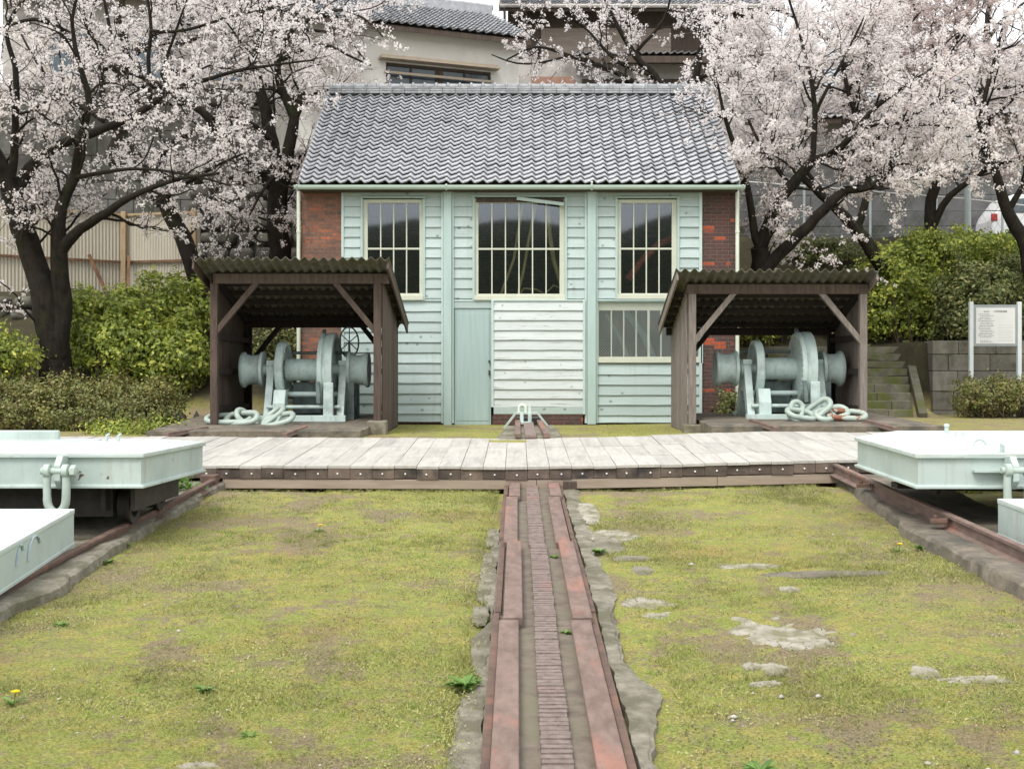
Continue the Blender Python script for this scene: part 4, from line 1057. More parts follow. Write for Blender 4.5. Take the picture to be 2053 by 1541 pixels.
chain([(C(1606, 830, 18.95), (.9, .35, -.12), (0, .9, .42), .24, .125, .044, False),
       (C(1596, 824, 19.05), (.25, .3, .8), (1, .2, 0), .16, .10, .042, False),
       (C(1636, 823, 19.05), (.8, -.2, .62), (-.3, .8, .5), .26, .125, .044, False),
       (C(1668, 828, 19.0), (.9, .3, .18), (0, .8, .55), .27, .13, .045, True),
       (C(1697, 831, 18.95), (1, -.12, -.04), (0, .9, .36), .29, .14, .045, False)],
      'heavy pale green chain with one rusty link in front of the right shelter', [m_chain, m_chain, m_chain, m_chain, m_chain_rust])

# ================================================================== ENGINE HOUSE
XL, XR = FX(604), FX(1474)
YB2 = 28.9
eh = thing('engine_house', (0, DB, 0), 'old winch engine house with silver tiled roof, brick corners and pale green boarded front', 'building')
HT = FZ(376)
# brick side walls and corners
def quoin(xa, xb, mat, name):
    b = MB(); b.box(xa, xb, DB, DB + .35, -.1, HT); return part(name, b, mat, eh)
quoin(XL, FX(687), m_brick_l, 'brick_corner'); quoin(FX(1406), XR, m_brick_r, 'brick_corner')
SLP = .70
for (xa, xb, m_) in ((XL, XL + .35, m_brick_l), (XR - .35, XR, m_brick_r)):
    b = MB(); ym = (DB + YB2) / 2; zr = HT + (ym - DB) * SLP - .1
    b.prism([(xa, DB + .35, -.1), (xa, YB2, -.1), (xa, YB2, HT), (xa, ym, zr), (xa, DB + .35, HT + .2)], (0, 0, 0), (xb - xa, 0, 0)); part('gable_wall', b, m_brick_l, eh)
b = MB(); b.box(XL + .35, XR - .35, YB2 - .35, YB2, -.1, HT); part('back_wall', b, m_brick_l, eh)
# openings (x0,x1,z0,z1) in metres
W1 = (FX(728), FX(848), FZ(602), FZ(400)); W2 = (FX(952), FX(1132), FZ(602), FZ(398)); W3 = (FX(1238), FX(1357), FZ(600), FZ(400))
W4 = (FX(1197), FX(1404), FZ(728), FZ(606)); DR = (FX(909), FX(986), FZ(854), FZ(617))
HO = [W1, W2, W3, W4, DR]
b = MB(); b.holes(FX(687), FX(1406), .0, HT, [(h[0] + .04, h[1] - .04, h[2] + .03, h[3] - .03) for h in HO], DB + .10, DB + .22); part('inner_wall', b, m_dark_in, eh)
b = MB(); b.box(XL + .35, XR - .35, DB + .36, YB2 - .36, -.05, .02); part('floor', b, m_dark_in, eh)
b = MB(); b.box(FX(687), FX(1406), DB + .02, DB + .09, -.1, FZ(832)); part('plinth', b, m_brick_r, eh)
b = MB(); b.box(FX(990), FX(1168), DB - .10, DB + .015, -.1, FZ(829)); part('plinth', b, m_brick_r, eh)
# weatherboards
def boards(x0, x1, z0, z1, pitch, holes, y=DB, tilt=.028, thick=.018, zstart=None):
    mb = MB(); z = z1 if zstart is None else zstart
    rnd = random.Random(int(x0 * 100) + 5)
    while z > z0 + .02:
        zb = max(z - pitch, z0); zm = (z + zb) / 2
        segs = [(x0, x1)]
        for h in holes:
            if h[2] - .01 < zm < h[3] + .01:
                ns = []
                for a, b_ in segs:
                    if h[1] <= a or h[0] >= b_: ns.append((a, b_)); continue
                    if h[0] > a: ns.append((a, h[0]))
                    if h[1] < b_: ns.append((h[1], b_))
                segs = ns
        for a, b_ in segs:
            n = max(2, int((b_ - a) / .25)); q = rnd.uniform(-.003, .003); vs = []
            for i in range(n + 1):
                xx = a + (b_ - a) * i / n; jz = rnd.uniform(-.004, .004) + q; jy = rnd.uniform(-.002, .002)
                vs += [(xx, y - tilt - .012 + jy, zb + jz), (xx, y - .010, z + .006), (xx, y - .010 + thick, z + .006), (xx, y - tilt + thick - .012 + jy + .012, zb + jz)]
            fs = [(0, 1, 2, 3)] + [tuple(n * 4 + k for k in (3, 2, 1, 0))]
            for i in range(n):
                for k in range(4): fs.append((i * 4 + k, i * 4 + (k + 1) % 4, i * 4 + 4 + (k + 1) % 4, i * 4 + 4 + k))
            mb.add(vs, fs)
        z = zb
    return mb
PT = 20.45 / (F / DB)
for (xa, xb, ya, yb_) in ((689, 724, 604, 394), (852, 886, 604, 394), (689, 886, 845, 604), (909, 948, 604, 394), (1136, 1173, 604, 394), (1197, 1234, 604, 394), (1361, 1402, 604, 394), (1197, 1402, 847, 730)):
    part('weatherboards', boards(FX(xa), FX(xb), FZ(ya), FZ(yb_), PT, []), m_board, eh)
pn = part('boarded_panel', boards(FX(989), FX(1168), FZ(815), FZ(603), 19.6 / (F / DB), [], y=DB - .06), m_white, eh, label='whiter boarded panel beside the door')
b = MB(); b.box(FX(985), FX(990), DB - .11, DB + .02, FZ(816), FZ(602)); b.box(FX(1168), FX(1173), DB - .11, DB + .02, FZ(830), FZ(602)); b.box(FX(985), FX(1173), DB - .10, DB + .02, FZ(604), FZ(601)); part('edge_strip', b, m_trim_pale, pn, bev=.003)
b = MB(); b.box(FX(990), FX(1168), DB - .105, DB - .02, FZ(829.5), FZ(815.5)); part('bottom_board', b, m_board, pn, bev=.004)
# cornice board, corner boards, columns
b = MB(); b.box(FX(687), FX(1406), DB - .05, DB + .05, FZ(394), FZ(378)); part('cornice_board', b, m_board, eh, bev=.004)
for a, c in ((685, 690), (1401, 1407)):
    b = MB(); b.box(FX(a), FX(c), DB - .055, DB + .05, FZ(847), FZ(381)); part('corner_board', b, m_trim_pale, eh, bev=.004)
for (a, c) in ((886, 909), (1173, 1197)):
    b = MB(); b.box(FX(a + 4), FX(c - 3), DB - .13, DB + .05, FZ(854 if a < 900 else 850), FZ(381)); co = part('column', b, m_trim, eh, bev=.008)
    b = MB(); b.box(FX(a - 1), FX(a + 3.5), DB - .075, DB + .05, FZ(848), FZ(381)); b.box(FX(c - 2.5), FX(c + 1), DB - .075, DB + .05, FZ(848), FZ(381))
    b.box(FX(a + 2), FX(c - 1), DB - .145, DB - .131, FZ(388), FZ(381)); part('moulding', b, m_trim_pale, co, bev=.003)
b = MB()   # small u-shaped mark near the head of the left column
ux, uz = FX(895), FZ(397)
b.tube([(ux - .028, DB - .134, uz + .03), (ux - .028, DB - .134, uz - .015), (ux, DB - .134, uz - .035), (ux + .028, DB - .134, uz - .015), (ux + .028, DB - .134, uz + .03)], .006, 6)
part('mark', b, m_trim_pale, eh)
# horizontal bands
for (a, c, y0_, y1_) in ((689, 886, 604, 600), (909, 1173, 605, 601), (1197, 1402, 607, 600.5)):
    b = MB(); b.box(FX(a), FX(c), DB - .045, DB + .05, FZ(y0_), FZ(y1_)); part('band', b, m_trim, eh, bev=.004)
b = MB(); b.box(FX(909), FX(985), DB - .035, DB + .06, FZ(618), FZ(605)); part('door_lintel', b, m_board, eh, bev=.004)
b = MB(); b.box(FX(911), FX(984.5), DB - .015, DB + .03, FZ(853), FZ(618.5)); dr = part('door', b, m_door, eh, bev=.004)
b = MB(); b.box(FX(915), FX(981), DB - .022, DB - .0155, FZ(843), FZ(628)); part('door_panel', b, m_door, dr, bev=.004)
b = MB(); b.box(FX(979.5), FX(982.5), DB - .05, DB - .023, FZ(752), FZ(742)); b.lathe([(0, .02), (.05, .02)], (FX(981), DB - .023, FZ(724)), (0, -1, 0), 12); part('handle', b, m_black, dr)
b = MB(); b.box(FX(905), FX(988), DB - .12, DB + .1, -.08, FZ(854.5)); part('door_sill', b, m_conc, eh, bev=.01)
# windows
def window(w, cols, rows, gx, gz_, sill, label=None, thickcol=None, outer=True):
    x0, x1, z0, z1 = w; a, c = gx; t_, bt = gz_
    fr = MB(); y0, y1 = DB - .055, DB + .06
    tw = .045
    # outer painted casing
    if outer:
        fr.box(x0 - tw, x0, y0, y1, z0, z1 + .02); fr.box(x1, x1 + tw, y0, y1, z0, z1 + .02); fr.box(x0 - tw - .02, x1 + tw + .02, y0 - .03, y1, z1 + .02, z1 + .045)
        f = part('window', fr, m_trim, eh, bev=.004, label=label)
    sa = MB(); ya_, yb_ = DB + .0, DB + .055
    sa.box(x0, a, ya_, yb_, z0, z1); sa.box(c, x1, ya_, yb_, z0, z1); sa.box(a, c, ya_, yb_, t_, z1); sa.box(a, c, ya_, yb_, z0, bt)
    if not outer: f = part('window', sa, m_cream, eh, label=label)
    else: part('sash', sa, m_cream, f, bev=.003)
    mu = MB(); wv = .022
    for k in range(1, cols):
        xx = a + (c - a) * k / cols; w_ = wv * (1.8 if thickcol and k in thickcol else 1)
        mu.box(xx - w_ / 2, xx + w_ / 2, ya_ + .012, yb_ - .008, bt, t_)
    for k in range(1, rows):
        zz = t_ + (bt - t_) * rows_at[k] if rows > 1 else 0
        mu.box(a, c, ya_ + .009, yb_ - .005, zz - wv * .75, zz + wv * .75)
    part('glazing_bars', mu, m_cream, f)
    g = MB(); g.box(a, c, DB + .035, DB + .039, bt, t_); part('pane', g, m_glass, f)
    if sill:
        s_ = MB(); s_.box(x0 - .01, x1 + .01, DB - .075, DB - .002, z0 - .0, z0 + .085); part('sill', s_, m_cream, f, bev=.004)
    return f
rows_at = {1: .505}
window(W1, 4, 2, (FX(737), FX(841)), (FZ(407), FZ(588)), True)
wc = window(W2, 6, 2, (FX(959), FX(1122)), (FZ(407), FZ(589)), True, 'wide window with a slipped head board')
window(W3, 4, 2, (FX(1245), FX(1347)), (FZ(407), FZ(588)), True)
b = MB(); b.beam((FX(1036), DB - .09, FZ(399)), (FX(1130), DB - .10, FZ(411)), .02, .06); part('slipped_board', b, m_trim_pale, wc)
b = MB(); b.box(FX(955), FX(1130), DB - .02, DB + .05, FZ(406), FZ(398.5)); part('head_gap', b, m_darkwood, wc)
w4 = window(W4, 8, 1, (FX(1201), FX(1400)), (FZ(622), FZ(715)), False, 'low window behind a diamond wire screen', thickcol=(4,))
b = MB(); b.box(FX(1199), FX(1402), DB - .06, DB - .002, FZ(727), FZ(716)); part('sill', b, m_cream, w4, bev=.004)
# diamond mesh screen
b = MB(); sx0, sx1, sz0, sz1 = FX(1200), FX(1402), FZ(716), FZ(609); st = .055
def clipseg(xa, za, dx, dz):
    ts = [0.0, 1.0]
    lo, hi = 0.0, 1.0
    for (p, d, mn, mx) in ((xa, dx, sx0, sx1), (za, dz, sz0, sz1)):
        if abs(d) < 1e-9: continue
        t0, t1 = (mn - p) / d, (mx - p) / d
        if t0 > t1: t0, t1 = t1, t0
        lo, hi = max(lo, t0), min(hi, t1)
    return (lo, hi) if lo < hi else None
Hh = sz1 - sz0; k = sx0 - Hh
while k < sx1 + Hh:
    for sg in (1, -1):
        s_ = clipseg(k, sz0 if sg > 0 else sz1, Hh, sg * Hh)
        if s_:
            za = sz0 if sg > 0 else sz1
            b.tube([(k + Hh * s_[0], DB - .03 - .004 * sg, za + sg * Hh * s_[0]), (k + Hh * s_[1], DB - .03 - .004 * sg, za + sg * Hh * s_[1])], .0024, 4, cap=False)
    k += st
part('wire_screen', b, m_screen, w4)
# roof of wavy tiles
def tiles(mb, p0, ux, width, vy, length, ncol, nrow, amp=.03, lip=.026, seg=8, jit=.004, seed=2):
    """p0 eave corner, ux unit along eave, vy unit up the slope"""
    p0 = np.array(p0, float); ux = np.array(ux, float); vy = np.array(vy, float); nr = np.cross(ux, vy)
    if nr[2] < 0: nr = -nr
    rg = np.random.default_rng(seed)
    n = ncol * seg
    t = np.arange(n + 1) / seg
    ph = t - np.floor(t)
    prof = amp * (0.62 * np.cos(2 * np.pi * ph) + 0.22 * np.sin(4 * np.pi * ph) + .10 * np.cos(4 * np.pi * ph))
    xs_ = t / ncol * width
    step = length / nrow
    V = []; Fq = []; cnt = 0
    for r in range(nrow):
        ji = np.repeat(rg.uniform(-jit, jit, ncol), seg); ji = np.append(ji, ji[-1])
        jy = np.repeat(rg.uniform(-jit * 2, jit * 2, ncol), seg); jy = np.append(jy, jy[-1])
        # each tile strip:  lip bottom, lip top, back
        for (dy, dn) in ((r * step + .004, lip * .5), (r * step - .004, lip), ((r + 1) * step + .03, .002)):
            q = p0 + np.outer(xs_, ux) + np.outer(dy + (jy if dn != .002 else jy * 0), vy) + np.outer(prof + dn + ji, nr)
            V.append(q)
        for a in (0, 1):
            i = np.arange(n) + cnt + a * (n + 1)
            Fq.append(np.stack([i, i + 1, i + n + 2, i + n + 1], -1))
        cnt += 3 * (n + 1)
    return np.concatenate(V), np.concatenate(Fq)
YE = 22.18; ZE = CAMZ + (VY - 368) * YE / F; YRG = 25.7
ZRG = ZE + (YRG - YE) * SLP
Lr = math.hypot(YRG - YE, ZRG - ZE); vy = (0, (YRG - YE) / Lr, (ZRG - ZE) / Lr)
x0r, x1r = -4.06, 4.11
V, Fq = tiles(None, (x0r, YE, ZE), (1, 0, 0), x1r - x0r, vy, Lr, 36, 23, amp=.044, lip=.058)
# split smooth: lips sharp
rf = np_part('roof', V, Fq, 4, m_tile, eh, smooth=42)
V2, F2 = tiles(None, (x1r, 2 * YRG - YE, ZE), (-1, 0, 0), x1r - x0r, (0, -vy[1], vy[2]), Lr, 36, 12, seed=4)
np_part('rear_slope', V2, F2, 4, m_tile, rf, smooth=42)
b = MB()   # roof deck below the tiles
b.add([(x0r + .02, YE + .05, ZE - .06), (x1r - .02, YE + .05, ZE - .06), (x1r - .02, YRG, ZRG - .06), (x0r + .02, YRG, ZRG - .06), (x0r + .02, 2 * YRG - YE, ZE - .06), (x1r - .02, 2 * YRG - YE, ZE - .06)], [(0, 1, 2, 3), (3, 2, 5, 4)])
b.box(x0r + .02, x1r - .02, YE + .05, DB + .1, ZE - .13, ZE - .075)
part('roof_boards', b, m_darkwood, rf, recalc=False)
b = MB()   # ridge: three courses of flat tiles and a jointed cap
for k, (w, h) in enumerate(((.17, .05), (.15, .05), (.13, .045))):
    x = x0r + .03
    while x < x1r - .06:
        e = min(x + .27, x1r - .03); j = random.uniform(-.006, .006)
        b.box(x, e - .008, YRG - w + j, YRG + w, ZRG + .0 + k * .052, ZRG + .040 + k * .052); x += .27
x = x0r + .03
while x < x1r - .06:
    e = min(x + .25, x1r - .02); z = ZRG + .16
    b.lathe([(0, .07), (.02, .10), (.055, .10), (.065, .076), (e - x - .002, .070)], (x, YRG, z), (1, 0, 0), 16); x += .25
part('ridge', b, m_ridge, rf, smooth=40)
for xe in (x0r, x1r):   # verge tiles on both gables
    b = MB()
    for r in range(23):
        y0_ = YE + vy[1] * Lr * r / 23; z0_ = ZE + vy[2] * Lr * r / 23; y1_ = y0_ + vy[1] * (Lr / 23 + .02); z1_ = z0_ + vy[2] * (Lr / 23 + .02)
        b.beam((xe, y0_, z0_ - .02 + .02), (xe, y1_, z1_ - .02), .03, .11)
    part('verge', b, m_tile, rf)
# gutter and downpipes
b = MB(); yg, zg = YE - .03, CAMZ + (VY - 375) * 22.15 / F; vs = []; n = 12
for x in (FX(600) - .03, FX(1480) + .06):
    for rr2 in (.062, .054):
        for k in range(n + 1):
            a = math.pi + math.pi * k / n
            vs.append((x, yg + rr2 * math.cos(a), zg + .03 + rr2 * 1.25 * math.sin(a)))
m2 = 2 * (n + 1); fs = []
for k in range(n): fs += [(k, k + 1, m2 + k + 1, m2 + k), (n + 1 + k + 1, n + 1 + k, m2 + n + 1 + k, m2 + n + 1 + k + 1)]
fs += [(0, m2, m2 + n + 1, n + 1), (n, n + n + 1, m2 + n + n + 1, m2 + n)]
fs += [(k, n + 1 + k, n + 2 + k, k + 1) for k in range(n)] + [(m2 + k + 1, m2 + n + 2 + k, m2 + n + 1 + k, m2 + k) for k in range(n)]
b.add(vs, fs)
for xx in (x0r - .02, FX(897), FX(1184), x1r + .05): b.tube([(xx, yg - .07, zg + .03), (xx, yg, zg - .055), (xx, yg + .12, zg - .02)], .014, 6)
gu = part('gutter', b, m_gutter, eh, smooth=50)
b = MB(); b.tube([(FX(1184), yg - .04, zg + .09), (FX(1184), yg, zg + .05), (FX(1184), yg + .01, zg - .06)], .02, 8); b.tube([(FX(897), yg, zg + .06), (FX(897), yg + .01, zg - .06)], .018, 8); part('bracket', b, m_pipe, gu, smooth=50)
for xx in (FX(604) - .04, FX(1475) + .02):
    b = MB(); b.tube([(xx, DB - .05, zg - .04), (xx, DB - .06, zg - .2), (xx, DB - .06, .02)], .036, 12)
    for z in (3.6, 2.4, 1.2): b.lathe([(0, .043), (.05, .043)], (xx, DB - .06, z), (0, 0, 1), 12)
    part('downpipe', b, m_pipe, eh, smooth=50)
# things seen inside through the panes
def rope(pts, r, label, cat='rope', mat=None, name='rope', group=None):
    b = MB(); b.tube(pts, r, 8); tag(part(name, b, mat or m_rope, None, org=pts[0], smooth=70), label, cat, group)
yy = DB + .30
RG = 'ropes hanging inside the engine house'
def IP(px, py, d=yy): return P(px, py, d)
rope([IP(1048, 410), IP(1040, 460), IP(1030, 520), IP(1005, 588), IP(1000, 640)], .028, 'slack yellow rope behind the middle of the wide window', group=RG)
rope([IP(1098, 410), IP(1102, 470), IP(1110, 520), IP(1122, 560), IP(1135, 600)], .045, 'thick yellow rope behind the right end of the wide window', group=RG)
rope([IP(1075, 408), IP(1062, 470), IP(1050, 540), IP(1038, 590)], .03, 'thin yellow rope right of the slack rope behind the wide window', group=RG)
rope([IP(1035, 600), IP(1050, 578), IP(1075, 580), IP(1092, 590), IP(1110, 572), IP(1130, 580)], .02, 'low looping yellow rope at the foot of the wide window', group=RG)
rope([IP(1258, 560, DB + .9), IP(1285, 525, DB + .9), IP(1320, 490, DB + .9), IP(1348, 478, DB + .9)], .075, 'red painted pipe slanting behind the upper right window', 'pipe', m_redpipe, 'red_pipe')
rope([IP(1215, 630, DB + .6), IP(1240, 670, DB + .6), IP(1262, 720, DB + .6)], .05, 'brown timber strut slanting behind the wire screened window', 'strut', m_hframe, 'strut')
rope([IP(1255, 625, DB + .7), IP(1290, 670, DB + .7), IP(1310, 720, DB + .7)], .07, 'pale strut slanting behind the wire screened window', 'strut', m_winch, 'strut')
# ================================================================== STONE STEPS, WALLS, SIGN (right)
st = thing('stone_steps', (7.4, 24.5, .1), 'nine mossy stone steps climbing the bank behind the right shelter', 'steps')
for k in range(9):
    y0 = 24.5 + k * .335; z0 = .06 + k * .168
    xr = 8.10 + k * .085; x = 5.6
    b = MB()
    while x < xr - .05:
        e = min(x + random.uniform(.8, 1.2), xr)
        if xr - e < .35: e = xr
        b.box(x + .004, e - .004, y0 + random.uniform(-.012, .012), y0 + .42, z0 - .1, z0 + .168 + random.uniform(-.008, .008)); x = e
    part('step', b, m_step, st, bev=.012)
b = MB()
pA = (8.33, 24.35, .02); pB = (8.33 + .66, 27.5, 1.58)
b.beam((8.24, 24.35, .05), (8.93, 27.55, 1.62), .17, .26); part('side_curb', b, m_step, st, bev=.015)
def block_wall(name, p0, p1, h, rows, bl, depth, mat, label, seed, jit=.012, cat='wall', hz=None, base=0.0):
    """ashlar wall from p0 to p1 (x,y); blocks as islands of one mesh"""
    rnd = random.Random(seed); b = MB()
    p0 = Vector((*p0, 0)); p1 = Vector((*p1, 0)); L = (p1 - p0).length; u = (p1 - p0).normalized(); nrm = Vector((u.y, -u.x, 0))
    z = base
    for r in range(rows):
        hh = h[r] if hasattr(h, '__len__') else h / rows
        x = -rnd.uniform(0, bl * .6)
        while x < L:
            e = x + rnd.uniform(.65, 1.35) * bl
            a, c = max(x, 0), min(e, L)
            if c - a > .03:
                o_ = rnd.uniform(-jit, jit); g = .005
                q = [p0 + u * (a + g) + nrm * o_, p0 + u * (c - g) + nrm * (o_ + rnd.uniform(-jit, jit)), p0 + u * (c - g) - nrm * depth, p0 + u * (a + g) - nrm * depth]
                b.add([(v.x, v.y, z + g) for v in q] + [(v.x, v.y, z + hh - g) for v in q], [(3, 2, 1, 0), (4, 5, 6, 7), (0, 1, 5, 4), (1, 2, 6, 5), (2, 3, 7, 6), (3, 0, 4, 7)])
            x = e
        z += hh
    o = part(name, b, mat, None, org=(p0.x, p0.y, base), bev=.014)
    return tag(o, label, cat)
block_wall('stone_wall', (8.99, 25.95), (14.5, 25.75), [.16, .42, .44, .36, .30], 5, .75, .5, m_ashlar, 'grey squared stone retaining wall right of the steps behind the sign', 3)
block_wall('stone_wall', (9.10, 27.7), (9.0, 26.0), [.16, .42, .44, .36, .30], 5, .6, .4, m_ashlar, 'short return of squared stone beside the stone steps', 4)
sg = thing('notice_board', (9.75, 25.15, .05), 'white notice board on two grey posts in front of the stone wall at the right', 'sign')
DS = 25.15
def SP(px, py): return P(px, py, DS)
for px in (1946.5, 2043):
    x, _, z = SP(px, 605); b = MB(); b.box(x - .042, x + .042, DS - .042, DS + .042, .0, z); part('post', b, m_signpost, sg, bev=.006)
xa, _, zt1 = SP(1951, 611); xb, _, zb1 = SP(2039, 694)
b = MB(); b.box(xa, xb, DS - .02, DS + .025, zb1, zt1); bd = part('board', b, m_signframe, sg, bev=.004)
fa, _, f1 = SP(1956, 617); fb, _, f0 = SP(2034, 689)
b = MB(); b.box(fa, fb, DS - .028, DS - .021, f0, f1); part('face', b, m_signface, bd)
def text(s, x, y, z, size, mat, parent, name='lettering'):
    cu = bpy.data.curves.new(name, 'FONT'); cu.body = s; cu.size = size; cu.align_x = 'CENTER'; cu.extrude = .0008
    tmp = bpy.data.objects.new(name, cu); COL.objects.link(tmp)
    bpy.context.view_layer.update()
    me = bpy.data.meshes.new_from_object(tmp.evaluated_get(bpy.context.evaluated_depsgraph_get()))
    bpy.data.objects.remove(tmp)
    rx = Matrix.Rotation(math.radians(90), 4, 'X'); me.transform(rx)
    og = root_of(parent).location
    me.transform(Matrix.Translation((x - og.x, y - og.y, z - og.z)))
    return link_mesh(name, me, mat, parent)
x, _, z = SP(2004, 626); text('小菅修船場跡', x, DS - .0295, z, .049, m_ink, bd)
x, _, z = SP(1977, 625.5); text('国指定史跡', x, DS - .0295, z, .024, m_ink, bd)
ln = MB(); rnd = random.Random(4)
for k, py in enumerate(np.linspace(630, 686, 18)):
    if k in (15,): continue
    x = SP(1959 + rnd.uniform(0, 6), 0)[0]; xe = SP(1990 + rnd.uniform(-8, 3), 0)[0]; z = SP(0, py)[2]
    while x < xe:
        e = min(x + rnd.uniform(.012, .05), xe); ln.box(x, e, DS - .0292, DS - .0285, z - rnd.uniform(.003, .006), z + .005); x = e + rnd.uniform(.003, .012)
part('text_lines', ln, m_ink, bd)
ln = MB()
for k, py in enumerate([652, 657] + list(np.linspace(662, 684, 8))):
    x = SP(2000, 0)[0]; xe = SP(2031, 0)[0] - rnd.uniform(0, .06); z = SP(0, py)[2]
    while x < xe:
        e = min(x + rnd.uniform(.02, .07), xe); ln.box(x, e, DS - .0292, DS - .0285, z - .003, z + .003); x = e + .006
part('text_lines', ln, m_ink2, bd)

# ================================================================== FENCE AND ROUGH WALLS (left)
def fence(p0, p1, ztop0, ztop1, hh, label, posts, braces):
    p0 = np.array(p0, float); p1 = np.array(p1, float); L = np.linalg.norm(p1 - p0); u = (p1 - p0) / L; nr = np.array([u[1], -u[0]])
    t = thing('corrugated_fence', (p0[0], p0[1], ztop0 - hh), label, 'fence', 'corrugated steel fences on the left bank')
    n = int(L / .075) * 4
    vs = []
    for i in range(n + 1):
        d = L * i / n; o_ = .009 * (1 if (i % 4) in (0, 1) else -1); q = p0 + u * d + nr * o_; zt_ = ztop0 + (ztop1 - ztop0) * d / L
        vs += [(q[0], q[1], zt_ - hh), (q[0], q[1], zt_)]
    b = MB(); b.add(vs, [(2 * i, 2 * i + 2, 2 * i + 3, 2 * i + 1) for i in range(n)]); b.add([(x - nr[0] * .003, y - nr[1] * .003, z) for x, y, z in vs], [(2 * i + 1, 2 * i + 3, 2 * i + 2, 2 * i) for i in range(n)])
    part('sheet', b, m_fence, t, recalc=False)
    for dz in (.02, 1.12, hh - .12):
        b = MB(); a_ = p0 + nr * .05; c_ = p1 + nr * .05
        b.beam((a_[0], a_[1], ztop0 - dz), (c_[0], c_[1], ztop1 - dz), .05, .055); part('rail', b, m_fence_post if dz < .1 else m_fence_rail, t)
    for d in posts:
        q = p0 + u * d * L + nr * .12; zt_ = ztop0 + (ztop1 - ztop0) * d
        b = MB(); b.box(q[0] - .055, q[0] + .055, q[1] - .05, q[1] + .05, zt_ - hh - .6, zt_ + .05); part('post', b, m_fence_post, t, bev=.006)
    for d in braces:
        q = p0 + u * d * L + nr * .15; e = q + nr * .55 + u * .35; zt_ = ztop0 + (ztop1 - ztop0) * d
        b = MB(); b.beam((q[0], q[1], zt_ - 1.0), (e[0], e[1], zt_ - 2.1), .06, .06); part('brace', b, m_fence_rail, t)
A0 = P(-260, 392, 25.2); A1 = P(250, 430, 28.0); A2 = P(402, 424, 27.4)
fence(A0[:2], A1[:2], A0[2], A1[2], 2.25, 'long beige corrugated steel fence with rusty rails at the left edge', [.02, .70, .99], [.84])
fence((A1[0] + .06, A1[1] - .02), A2[:2], A1[2], A2[2], 2.25, 'short beige corrugated fence panel meeting the long fence at its corner', [.95], [.08])
def rubble(name, x0, x1, y, z0, z1, sz, label, seed, bulge=.1, lean=.12, yend=None):
    """dry stone wall: one mesh, each stone an irregular block"""
    rnd = random.Random(seed); b = MB(); z = z0
    while z < z1:
        h = sz * rnd.uniform(.6, .95); x = x0 + rnd.uniform(-.3, 0) * sz
        while x < x1:
            w = sz * rnd.uniform(.7, 1.6); yy = (y if yend is None else y + (yend - y) * (x - x0) / (x1 - x0)) + (z - z0) * lean + rnd.uniform(-.05, .05)
            cx, cz = x + w / 2, z + h / 2; n = 9; rings = []
            for (s_, d) in ((1.0, .12), (.96, .0), (.72, -bulge * rnd.uniform(.6, 1.2)), (.35, -bulge * 1.15)):
                rings.append([(cx + (w / 2 - .012) * s_ * (abs(math.cos(2 * math.pi * k / n + .3)) ** .55) * math.copysign(1, math.cos(2 * math.pi * k / n + .3)) * rr[k], yy + d + rnd.uniform(-.012, .012), cz + (h / 2 - .012) * s_ * (abs(math.sin(2 * math.pi * k / n + .3)) ** .55) * math.copysign(1, math.sin(2 * math.pi * k / n + .3)) * rr[k]) for rr in ([rnd.uniform(.86, 1.06) for _ in range(n)],) for k in range(n)])
            vs = [p for rg in rings for p in rg] + [(cx, yy - bulge * 1.2, cz)]
            fs = [(i * n + k, i * n + (k + 1) % n, (i + 1) * n + (k + 1) % n, (i + 1) * n + k) for i in range(3) for k in range(n)] + [(3 * n + k, 3 * n + (k + 1) % n, 4 * n) for k in range(n)]
            b.add(vs, fs); x += w
        z += h
    # solid earth-packed core behind the faces
    ye = y if yend is None else yend
    b.add([(x0, y + .10, z0 - .3), (x1, ye + .10, z0 - .3), (x1, ye + .10 + (z1 - z0) * lean, z1), (x0, y + .10 + (z1 - z0) * lean, z1), (x0, y + .9, z0 - .3), (x1, ye + .9, z0 - .3), (x1, ye + 1.2, z1), (x0, y + 1.2, z1)], [(0, 1, 2, 3), (3, 2, 6, 7), (1, 5, 6, 2), (0, 3, 7, 4), (4, 7, 6, 5), (0, 4, 5, 1)])
    return tag(part(name, b, m_rubble, None, org=(x0, y, z0), smooth=60), label, 'wall')
m_dirtywall = M('stained_wall_block', (0.075, 0.072, 0.066), (0.15, 0.145, 0.135), 2.5, 0.95, 0.5, isl=0.15, c3=(0.06, 0.06, 0.045), s3=.9, t3=(0.45, 0.65), bscale=16)
rubble('rubble_wall', -7.9, -3.6, 28.3, 1.8, 5.6, .5, 'tall dark rubble retaining wall behind the left shelter and the engine house', 3)
rubble('rubble_wall', -14, -9.85, 24.6, .9, 2.35, .42, 'low mossy rubble wall at the left edge below the fence', 5)
rubble('rubble_wall', 4.2, 9.6, 31.2, 1.9, 4.35, .55, 'dark rubble wall on the bank right of the engine house', 6)
block_wall('stone_wall', (-17, 29.6), (-7.9, 29.9), [.62, .6, .58, .6, .5, .4], 6, .95, .5, m_dirtywall, 'stained grey block wall above the corrugated fence behind the left cherry trees', 17, base=2.4)
block_wall('stone_wall', (-17, 33.0), (-3.4, 33.4), [.7, .7, .7, .7, .7, .6], 6, 1.3, .5, m_dirtywall, 'higher stained grey block wall on the hill behind the left cherry trees', 18, base=4.9)
rock('boulder', P(335, 762, 21.5)[0], 21.5, .45, .35, .45, 'round mossy boulder behind the right end of the long hedge', 61, m_rubble)
rock('boulder', P(385, 790, 21.0)[0] , 21.3, .4, .35, .3, 'low dark boulder beside the left shelter', 62, m_rubble)

